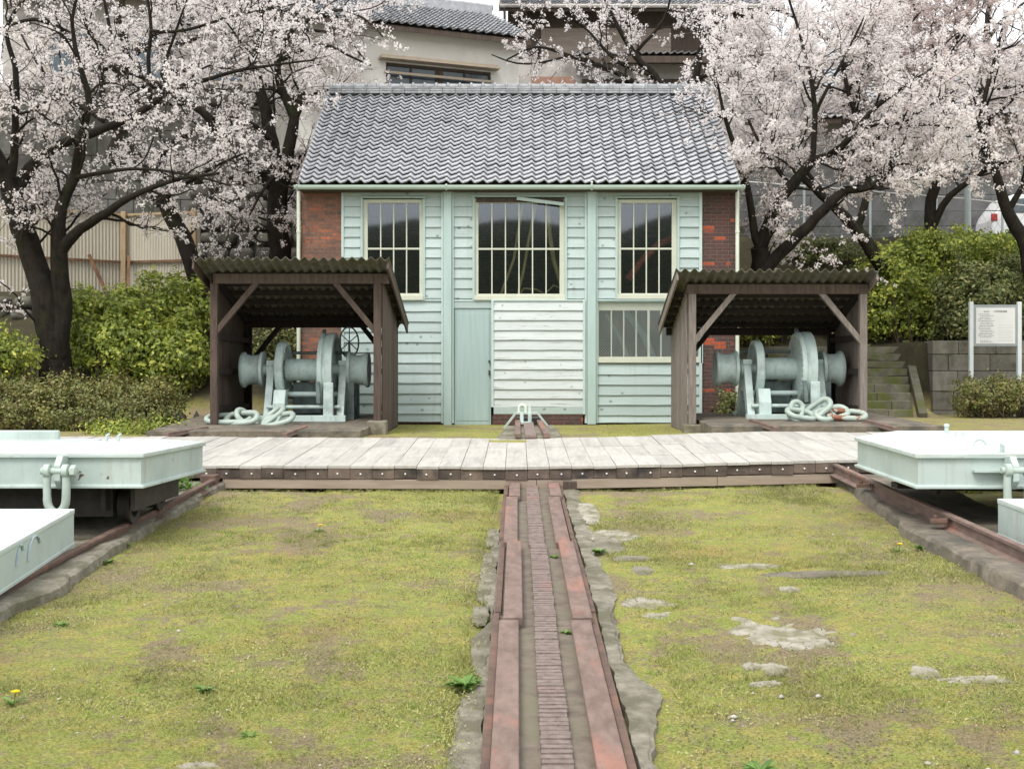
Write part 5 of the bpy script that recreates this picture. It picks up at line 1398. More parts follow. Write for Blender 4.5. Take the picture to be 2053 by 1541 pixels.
# ================================================================== HOUSES ON THE HILL
def local(o, ang):
    ca, sa = math.cos(ang), math.sin(ang)
    return lambda u, v, z: (o[0] + u * ca - v * sa, o[1] + u * sa + v * ca, z)
def lbox(mb, T, u0, u1, v0, v1, z0, z1):
    mb.add([T(u0, v0, z0), T(u1, v0, z0), T(u1, v1, z0), T(u0, v1, z0), T(u0, v0, z1), T(u1, v0, z1), T(u1, v1, z1), T(u0, v1, z1)], [(3, 2, 1, 0), (4, 5, 6, 7), (0, 1, 5, 4), (1, 2, 6, 5), (2, 3, 7, 6), (3, 0, 4, 7)])
def lroof(par, T, u0, u1, v0, ze, v1, zr, ncol, nrow, mat, name='roof', seed=3, amp=.05, lip=.065, thick=.12):
    p0 = np.array(T(u0, v0, ze)); p1 = np.array(T(u1, v0, ze)); q = np.array(T(u0, v1, zr))
    V, Fq = tiles(None, p0, (p1 - p0) / np.linalg.norm(p1 - p0), np.linalg.norm(p1 - p0), (q - p0) / np.linalg.norm(q - p0), np.linalg.norm(q - p0), ncol, nrow, amp, lip, seg=6, seed=seed)
    ro = np_part(name, V, Fq, 4, mat, par, smooth=42)
    b = MB(); e = .03
    b.add([T(u0, v0 + e, ze - .05), T(u1, v0 + e, ze - .05), T(u1, v1, zr - .05), T(u0, v1, zr - .05), T(u0, v0 + e, ze - .05 - thick), T(u1, v0 + e, ze - .05 - thick), T(u1, v1, zr - .05 - thick), T(u0, v1, zr - .05 - thick)], [(0, 1, 2, 3), (7, 6, 5, 4), (0, 4, 5, 1), (1, 5, 6, 2), (0, 3, 7, 4)])
    part('eave_boards', b, m_darkwood, ro)
    return ro
# beige house: facade turned about 21 degrees
TA = local(P(770, 0, 31.0)[:2], math.radians(21.4))
ha = thing('beige_house', (*TA(1, 1, 0)[:2], 7.6), 'beige plastered house with grey tiled roof and sliding window above the engine house', 'house', 'houses on the hill')
ZA = P(0, 53, 31.0)[2]
b = MB()
wz1 = P(0, 136, 31.6)[2]; wz0 = P(0, 182, 31.6)[2]
hs = [(.05, 2.95, wz0, wz1)]
def lholes(mb, T, u0, u1, z0, z1, hs_, v0, v1):
    tmp = MB(); tmp.holes(u0, u1, z0, z1, hs_, v0, v1); mb.add([T(*p) for p in tmp.v], tmp.f)
lholes(b, TA, -2.2, 3.75, 6.6, ZA - .08, hs, 0, .15); lbox(b, TA, 3.6, 3.75, .15, 5.2, 6.6, ZA - .0801); lbox(b, TA, -2.2, -2.05, .15, 5.2, 6.6, ZA - .0801); lbox(b, TA, -2.05, 3.6, 5.05, 5.2, 6.6, ZA - .0802)
b.add([TA(3.75, .02, ZA - .1), TA(3.75, 5.2, ZA - .1), TA(3.75, 2.6, ZA + 1.3), TA(3.6, .02, ZA - .1), TA(3.6, 5.2, ZA - .1), TA(3.6, 2.6, ZA + 1.3)], [(0, 1, 2), (5, 4, 3), (0, 2, 5, 3), (1, 4, 5, 2)])
part('wall', b, m_plaster, ha)
b = MB()
for u in (.05, .72, 1.42, 2.2, 2.90): lbox(b, TA, u, u + (.05 if u != 1.42 else .2), .06, .12, wz0, wz1)
lbox(b, TA, .05, 2.95, .05, .13, wz1 - .07, wz1); wf = part('window', b, m_darkwood, ha)
b = MB(); lbox(b, TA, .06, 2.94, .095, .10, wz0, wz1 - .02); part('pane', b, m_hwin, wf)
b = MB(); lbox(b, TA, -.15, 3.1, -.32, .0, wz1 + .03, wz1 + .085); lbox(b, TA, -.12, 3.05, -.28, .0, wz1 + .10, wz1 + .13); part('awning', b, m_hframe, wf)
b = MB(); lbox(b, TA, .0, 3.0, -.10, -.04, wz0 + .30, wz0 + .36); part('rail', b, m_hframe, wf)
ra = lroof(ha, TA, -3.0, 3.95, -.45, ZA - .03, 2.6, ZA + 1.42, 30, 15, m_tile_far, seed=5)
lroof(ha, TA, -3.0, 3.95, 5.6, ZA - .03, 2.6, ZA + 1.42, 30, 8, m_tile_far, 'rear_slope', seed=6)
b = MB(); lbox(b, TA, -3.0, 3.9, 2.48, 2.72, ZA + 1.40, ZA + 1.62); b.tube([TA(-3.0, 2.6, ZA + 1.66), TA(3.95, 2.6, ZA + 1.66)], .09, 10); part('ridge', b, m_tile_far, ra)
# big old wooden house behind
DBk = 37.0
def HX(px): return (px - VX) / F * DBk
def HZ(py): return CAMZ + (VY - py) / F * DBk
hb = thing('wooden_house', (HX(1250), DBk, 8.0), 'large old wooden house with pale tiled roof and dark lower eave behind the engine house', 'house', 'houses on the hill')
TB = local((0, DBk), 0.0)
b = MB(); b.box(HX(1018), HX(1540), DBk, DBk + 5, HZ(128), HZ(10)); part('wall', b, m_darkwood, hb)
b = MB(); b.box(HX(1085), HX(1345), DBk - .06, DBk - .002, HZ(122), HZ(58)); part('siding', b, m_siding, hb)
b = MB(); b.box(HX(1040), HX(1545), DBk - .5, DBk - .35, 6.8, HZ(128)); part('lower_wall', b, m_plaster_grey, hb)
b = MB(); b.box(HX(1065), HX(1150), DBk - .56, DBk - .502, HZ(200), HZ(163)); part('shutter', b, m_orange, hb)
b = MB(); b.box(HX(1165), HX(1480), DBk - .58, DBk - .502, HZ(176), HZ(168)); part('beam', b, m_darkwood, hb)
lroof(hb, TB, HX(1150), HX(1560), -1.3, HZ(131), 0, HZ(114), 30, 4, m_tile_far, 'lower_roof', seed=8, thick=.2)
rb = lroof(hb, TB, HX(1003), HX(1560), -.9, HZ(29), 3.2, HZ(29) + 2.3, 38, 18, m_tile_far, seed=9)
b = MB(); b.beam((HX(1003), DBk - .85, HZ(33)), (HX(1003), DBk + 3.2, HZ(33) + 2.3), .08, .22); part('barge_board', b, m_hframe, rb)
b = MB(); b.tube([(HX(1003), DBk - .95, HZ(31)), (HX(1560), DBk - .95, HZ(31))], .06, 8); b.tube([(HX(1012), DBk - .95, HZ(31)), (HX(1012), DBk - .1, HZ(50)), (HX(1012), DBk - .1, HZ(128))], .04, 8); part('gutter', b, m_plaster_grey, rb)
# pale roofed house on the right
TC = local((11.4, 36.0), math.radians(-6))
hc = thing('grey_house', (11.4, 36.0, 4.5), 'grey house with large pale tiled roof behind the right cherry trees', 'house', 'houses on the hill')
b = MB(); lbox(b, TC, -4.0, 4.2, .8, 7, 4.3, 8.9); part('wall', b, m_plaster_grey, hc)
lroof(hc, TC, -4.5, 4.7, 0, 8.7, 4, 11.9, 38, 20, m_tile, seed=12)
b = MB(); lbox(b, TC, -2.4, -.8, .72, .798, 6.0, 7.4); lbox(b, TC, .6, 2.4, .72, .798, 6.0, 7.4); part('window', b, m_hwin, hc)
# grey house, left
TD = local((-11.2, 37.0), math.radians(8))
hd = thing('grey_house', (-11.2, 37.0, 8.0), 'grey plastered house with dark windows behind the left cherry trees', 'house', 'houses on the hill')
b = MB(); lbox(b, TD, -4.5, 4.0, 0, 6, 7.4, 12.6); part('wall', b, m_plaster_grey, hd)
for u in (-3.2, -.6, 1.6):
    b = MB(); lbox(b, TD, u, u + 1.3, -.05, -.002, 10.0, 11.5); f = part('window', b, m_hframe, hd)
    b = MB(); lbox(b, TD, u + .07, u + 1.23, -.06, -.051, 10.07, 11.43); part('pane', b, m_hwin, f)
lroof(hd, TD, -5, 4.5, -.6, 12.5, 3, 14.1, 36, 14, m_tile_far, seed=14)
# low dark wall, wire fence, pole, car on the upper road at the right
m_roadwall = M('sooty_concrete', (0.075, 0.075, 0.075), (0.14, 0.14, 0.14), 2, 0.9, 0.3, c3=(0.05, 0.055, 0.045), s3=.8)
block_wall('concrete_wall', (6.2, 34.6), (20, 34.2), [.9, .9, 1.1], 3, 2.4, .3, m_roadwall, 'dark grey concrete wall along the upper road behind the right cherry trees', 9, base=4.3)
mf = thing('wire_fence', (9, 33.0, 4.4), 'grey wire fence with thin posts along the upper road on the right', 'fence')
for x in np.arange(6.0, 17, 1.8):
    b = MB(); b.tube([(x, 32.6, 4.0), (x, 32.6, 6.1)], .035, 8); part('post', b, m_pole, mf)
b = MB()
for z in (4.75, 5.4, 6.08): b.tube([(6, 32.6, z), (16.8, 32.6, z)], .014, 5)
for x in np.arange(6.0, 16.8, .28): b.tube([(x, 32.6, 4.5), (x + 1.0, 32.6, 6.05)], .004, 3); b.tube([(x + 1.0, 32.605, 4.5), (x, 32.605, 6.05)], .004, 3)
part('mesh', b, m_mesh, mf)
b = MB(); x, y, z = P(1940, 365, 31.0); b.tube([(x, y, 3.9), (x, y, 8.2)], .085, 12)
tag(part('utility_pole', b, m_pole, None, org=(x, y, 3.9), smooth=40), 'pale grey pole beside the white car on the upper road', 'pole')
b = MB(); pts = [P(1478, 363, 31), P(1600, 372, 31), P(1760, 385, 31), P(1930, 398, 31), P(2090, 416, 31)]; b.tube(pts, .018, 6)
tag(part('cable', b, m_wire, None, org=pts[0]), 'pale cable sagging across the right cherry trees to the pole', 'cable')
cx, cy, czb = 13.35, 33.4, 4.42
ct = thing('parked_car', (14.6, 33.8, czb), 'white hatchback parked on the upper road at the right edge', 'car')
prof = [(0, .35), (.02, .80), (.10, .98), (.42, 1.42), (.62, 1.52), (2.2, 1.52), (2.95, 1.05), (3.75, .93), (3.9, .6), (3.88, .3), (.1, .28)]
cx0 = P(1988, 0, 33.2)[0]
b = MB(); b.prism([(cx0 + u, 33.2, czb + z) for u, z in prof], (0, 0, 0), (0, 1.6, 0)); part('body', b, m_car, ct, bev=.05)
b = MB(); b.prism([(cx0 + u, 33.19, czb + z) for u, z in [(.32, 1.0), (.58, 1.38), (1.2, 1.42), (1.2, 1.0)]], (0, 0, 0), (0, .02, 0)); b.prism([(cx0 + u, 33.19, czb + z) for u, z in [(1.28, 1.0), (1.28, 1.42), (2.1, 1.42), (2.7, 1.02)]], (0, 0, 0), (0, .02, 0)); part('window', b, m_hwin, ct)
b = MB(); b.box(cx0 - .005, cx0 + .16, 33.18, 33.24, czb + .78, czb + .98); part('tail_lamp', b, m_tail, ct, bev=.01)
for u in (.72, 3.1):
    b = MB(); b.lathe([(0, .2), (0, .3), (.02, .32), (.18, .32), (.18, .1)], (cx0 + u, 33.18, czb + .32), (0, 1, 0), 24); part('wheel', b, m_tyre, ct, smooth=40)

# ================================================================== FOLIAGE
def leaves(centers, normals, size, rg, asp=1.7, tilt=.8):
    """leaf quads (diamond) -> verts, faces"""
    n = len(centers)
    nr = normals + rg.normal(0, tilt, (n, 3)); nr /= np.linalg.norm(nr, axis=1)[:, None] + 1e-9
    r = rg.normal(0, 1, (n, 3)); u = np.cross(nr, r); u /= np.linalg.norm(u, axis=1)[:, None] + 1e-9
    v = np.cross(nr, u); s = (size * rg.uniform(.6, 1.35, n))[:, None]
    V = np.stack([centers - u * s * asp / 2, centers + v * s / 2 + u * s * .1, centers + u * s * asp / 2, centers - v * s / 2 + u * s * .1], 1).reshape(-1, 3)
    return V, np.arange(4 * n).reshape(-1, 4)
def shrub(name, blobs, n, size, mat, label, cat='shrub', seed=1, group=None, inner=.35, zmin=None, clump=40, twig=True, spread=.10):
    """blobs: (cx,cy,cz,rx,ry,rz); leaves gather in clumps on the outer shell of the union"""
    rg = np.random.default_rng(seed)
    bl = np.array(blobs, float); area = (bl[:, 3] * bl[:, 5]) + (bl[:, 4] * bl[:, 5]) + bl[:, 3] * bl[:, 4]
    nc = n // clump
    which = rg.choice(len(bl), nc * 2, p=area / area.sum())
    d = rg.normal(0, 1, (nc * 2, 3)); d /= np.linalg.norm(d, axis=1)[:, None]
    rad = np.where(rg.random(nc * 2) < inner, rg.uniform(.45, .85, nc * 2), rg.uniform(.84, 1.04, nc * 2)) * (1 + (fbm(d[:, 0] * 3.5 + which, d[:, 2] * 3.5 + d[:, 1] * 2, seed, 3) - .44) * .95)
    c = bl[which, :3] + d * bl[which, 3:] * rad[:, None]
    keep = np.ones(len(c), bool)
    if zmin is not None: keep &= c[:, 2] > zmin
    keep &= c[:, 2] > gz(c[:, 0], c[:, 1]) + .02
    for k in range(len(bl)):   # drop clumps deep inside another blob
        q = np.linalg.norm((c - bl[k, :3]) / bl[k, 3:], axis=1); keep &= ~((q < .72) & (which != k) & (rg.random(len(c)) < .8))
    c = c[keep][:nc]; d = d[keep][:nc]
    cc = np.repeat(c, clump, 0) + rg.normal(0, 1, (len(c) * clump, 3)) * spread * np.array([1, 1, .8]); dd = np.repeat(d, clump, 0) + np.array([0, 0, .35])
    V, Fq = leaves(cc, dd, np.full(len(cc), size), rg)
    org = (float(bl[:, 0].mean()), float(bl[:, 1].mean()), float(gz(bl[:, 0].mean(), bl[:, 1].mean())))
    t = thing(name, org, label, cat, group)
    np_part('foliage', V, Fq, 4, mat, t)
    if twig:
        b = MB(); base = np.array(org)
        sel = c[rg.choice(len(c), min(len(c), 160), replace=False)]
        for q in sel:
            k = int(rg.integers(len(bl))); g = np.array([q[0] * .7 + bl[k, 0] * .3 if abs(q[0] - bl[k, 0]) < 2 else q[0], q[1] + .1, 0]); g[2] = float(gz(g[0], g[1])) - .05
            if q[2] - g[2] < .05: continue
            m = (q + g) / 2 + rg.normal(0, .06, 3)
            b.tube([g, m, q], [.014, .010, .004], 4, cap=False)
        part('twigs', b, m_twig, t, recalc=False)
    return t
def B(px, py, D, rxp, ryp, rd): # blob from picture measurements at a depth
    x, y, z = P(px, py, D); s = F / D; return (x, y, z, rxp / s, rd, ryp / s)
shrub('round_shrub', [B(215, 650, 23.2, 90, 72, .9), B(300, 640, 23.6, 95, 78, .9), B(370, 650, 23.8, 70, 92, .8), B(250, 700, 22.8, 110, 60, .7), B(350, 720, 22.8, 70, 60, .7), B(165, 640, 23.4, 45, 55, .7)],
      21000, .055, m_shrub, 'big bright green shrub on the bank between the left cherry tree and the shelter', seed=3, zmin=.2)
shrub('round_shrub', [B(20, 720, 21.8, 62, 52, .6), B(-40, 700, 21.8, 60, 60, .6)], 4500, .05, m_shrub, 'small green shrub at the left edge below the rubble wall', seed=4)
shrub('round_shrub', [B(1800, 560, 28.2, 78, 72, 1.0), B(1790, 635, 28.2, 72, 60, .9), B(1880, 515, 28.4, 80, 52, 1.0), B(1960, 500, 28.6, 80, 38, 1.0), B(1850, 620, 28, 50, 70, .7), B(2050, 510, 28, 70, 36, 1.0)],
      30000, .055, m_shrub, 'large bright yellow green shrub on the bank behind the notice board', seed=5, zmin=1.6)
shrub('round_shrub', [B(1960, 600, 27.0, 82, 70, .9), B(2050, 590, 27.0, 70, 80, .9), B(1920, 640, 27.0, 45, 46, .6), B(2000, 660, 26.8, 80, 30, .5)],
      15000, .05, m_shrub_dark, 'darker green shrub directly behind the notice board', seed=6, zmin=1.55)
shrub('clipped_hedge', [B(px, 812, 20.6, 52, 52, .55) for px in range(-60, 350, 42)] + [B(px, 835, 20.3, 46, 34, .5) for px in range(-60, 345, 46)],
      26000, .032, m_hedge, 'long clipped brownish azalea hedge at the left behind the carriage', 'hedge', seed=7, spread=.07)
shrub('clipped_hedge', [B(px, 797, 24.4, 36, 42, .5) for px in (1950, 1985, 2022, 2060, 2100)], 9000, .036, m_hedge, 'short clipped hedge in front of the notice board', 'hedge', seed=8, spread=.07)
shrub('low_shrub', [B(560, 700, 24.5, 60, 45, .6), B(490, 720, 23.8, 60, 50, .6), B(540, 770, 23.6, 50, 50, .4)], 6500, .05, m_shrub_dark, 'dark shrub seen through the left shelter behind the winch', seed=9)
shrub('low_shrub', [B(1510, 665, 28.0, 45, 30, .5), B(1560, 640, 28.5, 60, 40, .6)], 4000, .05, m_shrub, 'yellowish shrub seen through the right shelter above the steps', seed=10)
shrub('low_shrub', [B(1680, 650, 28.6, 70, 50, .6)], 3500, .05, m_shrub_dark, 'dark shrub at the head of the steps behind the right shelter', seed=11)
shrub('ivy_patch', [B(1458, 812, 22.35, 18, 22, .1)], 450, .04, m_shrub_dark, 'ivy climbing the right brick corner behind the winch', 'ivy', seed=12, twig=False)
shrub('low_shrub', [B(1580, 500, 30.2, 60, 30, .4), B(1660, 510, 30.0, 60, 30, .4)], 3500, .05, m_shrub_dark, 'dark low shrub on the rubble wall above the right shelter', seed=13)

# ---- cherry trees
def resample(pts, step=.22):
    pts = np.array(pts, float)
    out = [pts[0]]
    for i in range(len(pts) - 1):
        p0 = pts[max(i - 1, 0)]; p1 = pts[i]; p2 = pts[i + 1]; p3 = pts[min(i + 2, len(pts) - 1)]
        n = max(1, int(np.linalg.norm(p2[:3] - p1[:3]) / step))
        for k in range(1, n + 1):
            t = k / n
            out.append(.5 * ((2 * p1) + (-p0 + p2) * t + (2 * p0 - 5 * p1 + 4 * p2 - p3) * t * t + (-p0 + 3 * p1 - 3 * p2 + p3) * t ** 3))
    return np.array(out)
def unit(v): return v / (np.linalg.norm(v) + 1e-9)
def cherry(name, limbs, label, seed, mat=None, dens=(2.2, 5.0, 5.0), Ls=(1.7, .85, .42), bloom=1.0, jitter=.03, flat=.75, csize=.030, cn=6, skip=0, bark=None, crad=.05, upb=.15, group='cherry trees in blossom'):
    """limbs: list of [(px,py,D,r)...]; twigs and blossom clusters grow from them"""
    rg = np.random.default_rng(seed); b = MB(); tw = MB(); tips = []
    first = P(*limbs[0][0][:3]); org = (first[0], first[1], min(float(gz(first[0], first[1])), first[2]))
    t = thing(name, org, label, 'tree', group)
    def twig(start, d, L, r, level):
        n = (7, 6, 5)[level - 1]; pts = [start]; d = unit(d)
        for k in range(n):
            d = unit(d + rg.normal(0, .22, 3) + np.array([0, 0, .05 - .03 * level])); pts.append(pts[-1] + d * L / n)
        pts = np.array(pts); rad = np.linspace(r, r * .35, n + 1)
        (b if level == 1 else tw).tube(pts.tolist(), rad.tolist(), (6, 4, 3)[level - 1], cap=False)
        return pts
    def spawn(pts, r0, level, lo):
        seg = np.linalg.norm(np.diff(pts, axis=0), axis=1); L = seg.sum(); nch = rg.poisson(dens[level - 1] * L * (1 - lo))
        cum = np.concatenate([[0], np.cumsum(seg)]) / max(L, 1e-6)
        for _ in range(nch):
            u = rg.uniform(lo, 1.0); i = min(np.searchsorted(cum, u), len(pts) - 1); i = max(i, 1)
            f = (u - cum[i - 1]) / max(cum[i] - cum[i - 1], 1e-6); q = pts[i - 1] * (1 - f) + pts[i] * f
            tan = unit(pts[i] - pts[i - 1]); pr = rg.normal(0, 1, 3); pr = unit(pr - tan * pr.dot(tan)); pr[2] *= flat
            d = tan * .55 + pr * .9 + np.array([0, 0, upb])
            rr = max(.0045, min((.028, .012, .0065)[level - 1], (r0[i] if hasattr(r0, '__len__') else r0) * .55))
            tp = twig(q, d, Ls[level - 1] * rg.uniform(.5, 1.25) * (1.0 if level > 1 else (1.15 - .5 * u)), rr, level)
            if level >= 2: tips.append(tp)
            elif bloom > 0: tips.append(tp[3:])
            if level < 3: spawn(tp, rr, level + 1, .25 if level == 1 else .15)
    for li, lb in enumerate(limbs):
        a = np.array([(*P(px, py, D), r) for px, py, D, r in lb]); a = resample(a)
        w = rg.normal(0, jitter, (len(a), 3)); w = (w + np.roll(w, 1, 0) + np.roll(w, -1, 0)) / 1.7; w[0] = 0
        a[:, :3] += w * np.clip(a[:, 3:4] * 6, .3, 1)
        b.tube(a[:, :3].tolist(), np.maximum(a[:, 3], .01).tolist(), 10, cap=True)
        if li >= skip: spawn(a[:, :3], a[:, 3], 1, .25 if li else .5)
    nb_ = len(b.f); nv_ = len(b.v); b.v += tw.v; b.f += [tuple(i + nv_ for i in q) for q in tw.f]
    tk = part('trunk', b, bark or m_bark, t, smooth=80, recalc=False); tk.data.materials.append(m_cherry_twig)
    mi = np.zeros(len(b.f), np.int32); mi[nb_:] = 1; tk.data.polygons.foreach_set('material_index', mi)
        # blossom clusters along the twigs
    cs = []
    for tp in tips:
        L = np.linalg.norm(np.diff(tp, axis=0), axis=1).sum(); k = rg.poisson(L * 13 * bloom)
        for _ in range(k):
            u = rg.uniform(.1, 1.0) * (len(tp) - 1); i = min(int(u), len(tp) - 2); cs.append(tp[i] + (tp[i + 1] - tp[i]) * (u - i))
    if cs:
        cs = np.array(cs) + rg.normal(0, .025, (len(cs), 3))
        ym = (DB + YB2) / 2
        inside = (cs[:, 0] > -4.25) & (cs[:, 0] < 4.25) & (cs[:, 1] > 21.9) & (cs[:, 1] < 29.2) & (cs[:, 2] < ZE + SLP * (3.5 - np.abs(cs[:, 1] - YRG)) + .12)
        inside |= cs[:, 2] < gz(cs[:, 0], cs[:, 1]) + .3
        cs = cs[~inside]
        cc = np.repeat(cs, cn, 0) + rg.normal(0, crad * .55, (len(cs) * cn, 3)); dn = rg.normal(0, 1, (len(cc), 3))
        V, Fq = leaves(cc, dn, np.full(len(cc), csize * 1.5), rg, asp=1.05)
        np_part('blossom', V, Fq, 4, mat or m_petal, t)
    print(name, seed, 'clusters', len(cs), 'twigs', len(tips))
    return t
d1 = 21.9
cherry('cherry_tree', [
    [(118, 800, 22.2, .33), (112, 720, 22.1, .28), (108, 665, 22.0, .23), (105, 630, 22.0, .14)],
    [(110, 715, 22.05, .22), (100, 640, 22.0, 0.248), (76, 545, 22.0, 0.216), (45, 460, 21.9, 0.202), (20, 395, 21.8, 0.175), (-5, 330, 21.7, 0.147), (-40, 230, 21.5, 0.110), (-70, 90, 21.3, 0.074)],
    [(114, 715, 22.05, .20), (118, 640, 22.0, 0.192), (125, 560, 21.9, 0.160), (118, 490, 21.8, 0.144), (125, 420, 21.7, 0.108), (150, 355, 21.6, 0.092), (160, 285, 21.4, 0.076), (178, 215, 21.2, 0.060), (158, 120, 21.0, 0.044), (145, 40, 20.9, 0.032), (170, -50, 20.8, 0.024)],
    [(120, 505, 21.8, 0.120), (160, 462, 21.6, 0.092), (215, 425, 21.4, 0.076), (265, 392, 21.2, 0.056), (340, 365, 21.0, 0.040), (440, 345, 20.8, 0.024)],
    [(22, 400, 21.8, 0.128), (60, 335, 22.0, 0.104), (110, 295, 22.2, 0.092), (180, 268, 22.4, 0.080), (260, 235, 22.6, 0.072), (300, 212, 22.6, 0.064), (342, 182, 22.6, 0.056), (420, 158, 22.4, 0.040), (520, 135, 22.2, 0.028), (630, 120, 22.0, 0.016)],
    [(342, 182, 22.6, 0.048), (325, 150, 22.5, 0.040), (350, 70, 22.3, 0.024), (380, -20, 22.2, 0.016)],
    [(300, 212, 22.6, 0.044), (298, 110, 22.4, 0.036), (302, 58, 22.3, 0.032), (290, -40, 22.2, 0.024)],
    [(18, 380, 21.8, 0.080), (32, 260, 21.4, 0.064), (30, 130, 21.2, 0.048), (10, 60, 21.0, 0.036), (50, 0, 21.0, 0.028)],
    [(150, 355, 21.6, 0.048), (220, 345, 21.3, 0.036), (320, 340, 21.0, 0.024), (460, 372, 20.8, 0.016)],
    [(302, 62, 22.3, 0.032), (370, 62, 22.2, 0.028), (480, 30, 22.1, 0.022), (590, 8, 22.0, 0.016)]],
    'big dark forked cherry tree in blossom at the left edge behind the hedge', 11, dens=(2.5, 4.6, 4.6), bloom=.54, csize=.027, cn=7, crad=.05)
cherry('cherry_tree', [
    [(562, 640, 25.4, 0.255), (560, 500, 25.3, 0.230), (558, 410, 25.2, 0.212), (560, 345, 25.1, 0.196)],
    [(556, 350, 25.1, 0.153), (548, 285, 25.0, 0.136), (538, 225, 24.9, 0.128), (520, 165, 24.8, 0.102), (512, 95, 24.6, 0.068), (525, 20, 24.5, 0.047), (500, -60, 24.4, 0.034)],
    [(564, 350, 25.1, 0.153), (578, 295, 25.0, 0.128), (592, 238, 25.0, 0.111), (572, 200, 24.9, 0.093), (555, 155, 24.8, 0.076), (565, 95, 24.6, 0.060), (610, 30, 24.4, 0.043), (660, -40, 24.3, 0.025)],
    [(590, 240, 25.0, 0.085), (606, 196, 25.0, 0.093), (604, 186, 25.0, 0.076)],
    [(558, 380, 25.2, 0.136), (500, 325, 25.0, 0.111), (450, 270, 24.8, 0.098), (405, 225, 24.7, 0.085), (368, 203, 24.6, 0.072), (300, 160, 24.4, 0.043), (230, 140, 24.2, 0.025)],
    [(548, 285, 24.9, 0.060), (470, 235, 24.4, 0.043), (380, 300, 24.0, 0.030), (330, 360, 23.8, 0.021)],
    [(565, 120, 24.7, 0.051), (640, 90, 24.2, 0.038), (700, 110, 24.0, 0.025), (745, 130, 23.9, 0.017)],
    [(600, 50, 24.4, 0.043), (670, 20, 24.1, 0.034), (730, 40, 24.0, 0.024), (768, 75, 23.9, 0.015)],
    [(560, 345, 25.1, 0.060), (480, 350, 24.3, 0.043), (430, 390, 23.8, 0.030), (470, 440, 23.5, 0.017)],
    [(560, 345, 25.0, 0.051), (530, 380, 24.2, 0.034), (500, 430, 23.7, 0.017)]],
    'cherry tree with two upright limbs standing behind the left shelter', 12, dens=(2.5, 4.6, 4.6), bloom=.54, csize=.027, cn=7, crad=.05)
cherry('cherry_tree', [
    [(425, 640, 24.6, 0.211), (385, 530, 24.5, 0.185), (350, 455, 24.5, 0.167), (325, 405, 24.5, 0.150)],
    [(325, 408, 24.5, 0.141), (288, 335, 24.5, 0.114), (240, 262, 24.6, 0.088), (205, 180, 24.7, 0.066), (222, 80, 24.8, 0.044), (200, -30, 24.8, 0.026)],
    [(300, 355, 24.5, 0.079), (340, 290, 24.8, 0.062), (420, 250, 25.0, 0.044), (480, 200, 25.0, 0.026)],
    [(240, 262, 24.6, 0.062), (170, 215, 24.8, 0.044), (90, 150, 25, 0.031), (40, 60, 25, 0.018)],
    [(325, 405, 24.5, 0.053), (370, 370, 23.9, 0.040), (440, 330, 23.5, 0.026), (510, 300, 23.3, 0.018)]],
    'slanting dark cherry tree between the corrugated fence and the left shelter', 13, dens=(2.4, 4.4, 4.4), bloom=.5, csize=.027, cn=7, crad=.05)
cherry('cherry_tree', [
    [(235, 330, 31.0, .22), (242, 200, 31.0, .18), (248, 110, 31.0, .15), (240, 30, 31, .1), (260, -60, 31, .06)],
    [(246, 130, 31.0, .1), (330, 60, 31, .07), (430, 20, 31, .05), (520, 50, 31, .03)], [(245, 150, 31.0, .1), (160, 80, 31, .07), (70, 40, 31, .05), (0, 60, 31, .03)], [(242, 200, 31.0, .08), (330, 160, 31, .06), (430, 120, 31, .04), (520, 140, 31, .03)],
    [(235, 250, 31.0, .08), (150, 210, 31, .06), (60, 190, 31, .04)], [(248, 110, 31.0, .08), (400, 80, 30.5, .06), (560, 60, 30.2, .045), (680, 70, 30, .03), (730, 120, 30, .02)], [(242, 200, 31.0, .08), (420, 210, 30.5, .06), (580, 200, 30.2, .045), (690, 170, 30, .03)]],
    'taller cherry tree on the hill behind the other left trees', 14, dens=(3.0, 4.6, 4.4), Ls=(2.2, 1.1, .5), bloom=.8, csize=.030)
cherry('cherry_tree', [
    [(1512, 640, 24.3, 0.211), (1518, 560, 24.2, 0.191), (1522, 500, 24.1, 0.179)],
    [(1524, 510, 24.1, 0.140), (1548, 420, 24.0, 0.125), (1585, 372, 23.9, 0.109), (1628, 325, 23.8, 0.098), (1668, 312, 23.7, 0.078), (1712, 268, 23.6, 0.062), (1748, 222, 23.5, 0.047), (1810, 175, 23.4, 0.031), (1880, 130, 23.3, 0.020)],
    [(1628, 325, 23.8, 0.062), (1634, 225, 23.7, 0.051), (1622, 150, 23.6, 0.043), (1605, 75, 23.5, 0.031), (1580, -10, 23.4, 0.022)],
    [(1634, 225, 23.7, 0.039), (1690, 120, 23.5, 0.027), (1740, 20, 23.4, 0.020)],
    [(1530, 545, 24.1, 0.133), (1600, 472, 23.9, 0.117), (1650, 422, 23.7, 0.101), (1692, 380, 23.6, 0.086), (1752, 372, 23.4, 0.070), (1788, 325, 23.3, 0.055), (1795, 270, 23.2, 0.039), (1840, 225, 23.1, 0.027), (1920, 180, 23, 0.017)],
    [(1520, 490, 24.1, 0.086), (1502, 400, 24.1, 0.070), (1478, 310, 24.2, 0.055), (1450, 230, 24.3, 0.039), (1440, 170, 24.3, 0.023)],
    [(1692, 380, 23.6, 0.047), (1780, 372, 23.2, 0.035), (1860, 350, 23, 0.023), (1940, 340, 22.9, 0.016)],
    [(1585, 372, 23.9, 0.047), (1530, 300, 24.0, 0.035), (1500, 240, 24.1, 0.023)],
    [(1712, 268, 23.6, 0.047), (1760, 250, 23.3, 0.031), (1850, 250, 23.1, 0.023), (1950, 260, 23, 0.016)]],
    'broad dark cherry tree in white blossom rising behind the right shelter', 15, dens=(3.0, 5.2, 5.0), bloom=.9, csize=.027, cn=7, crad=.05)
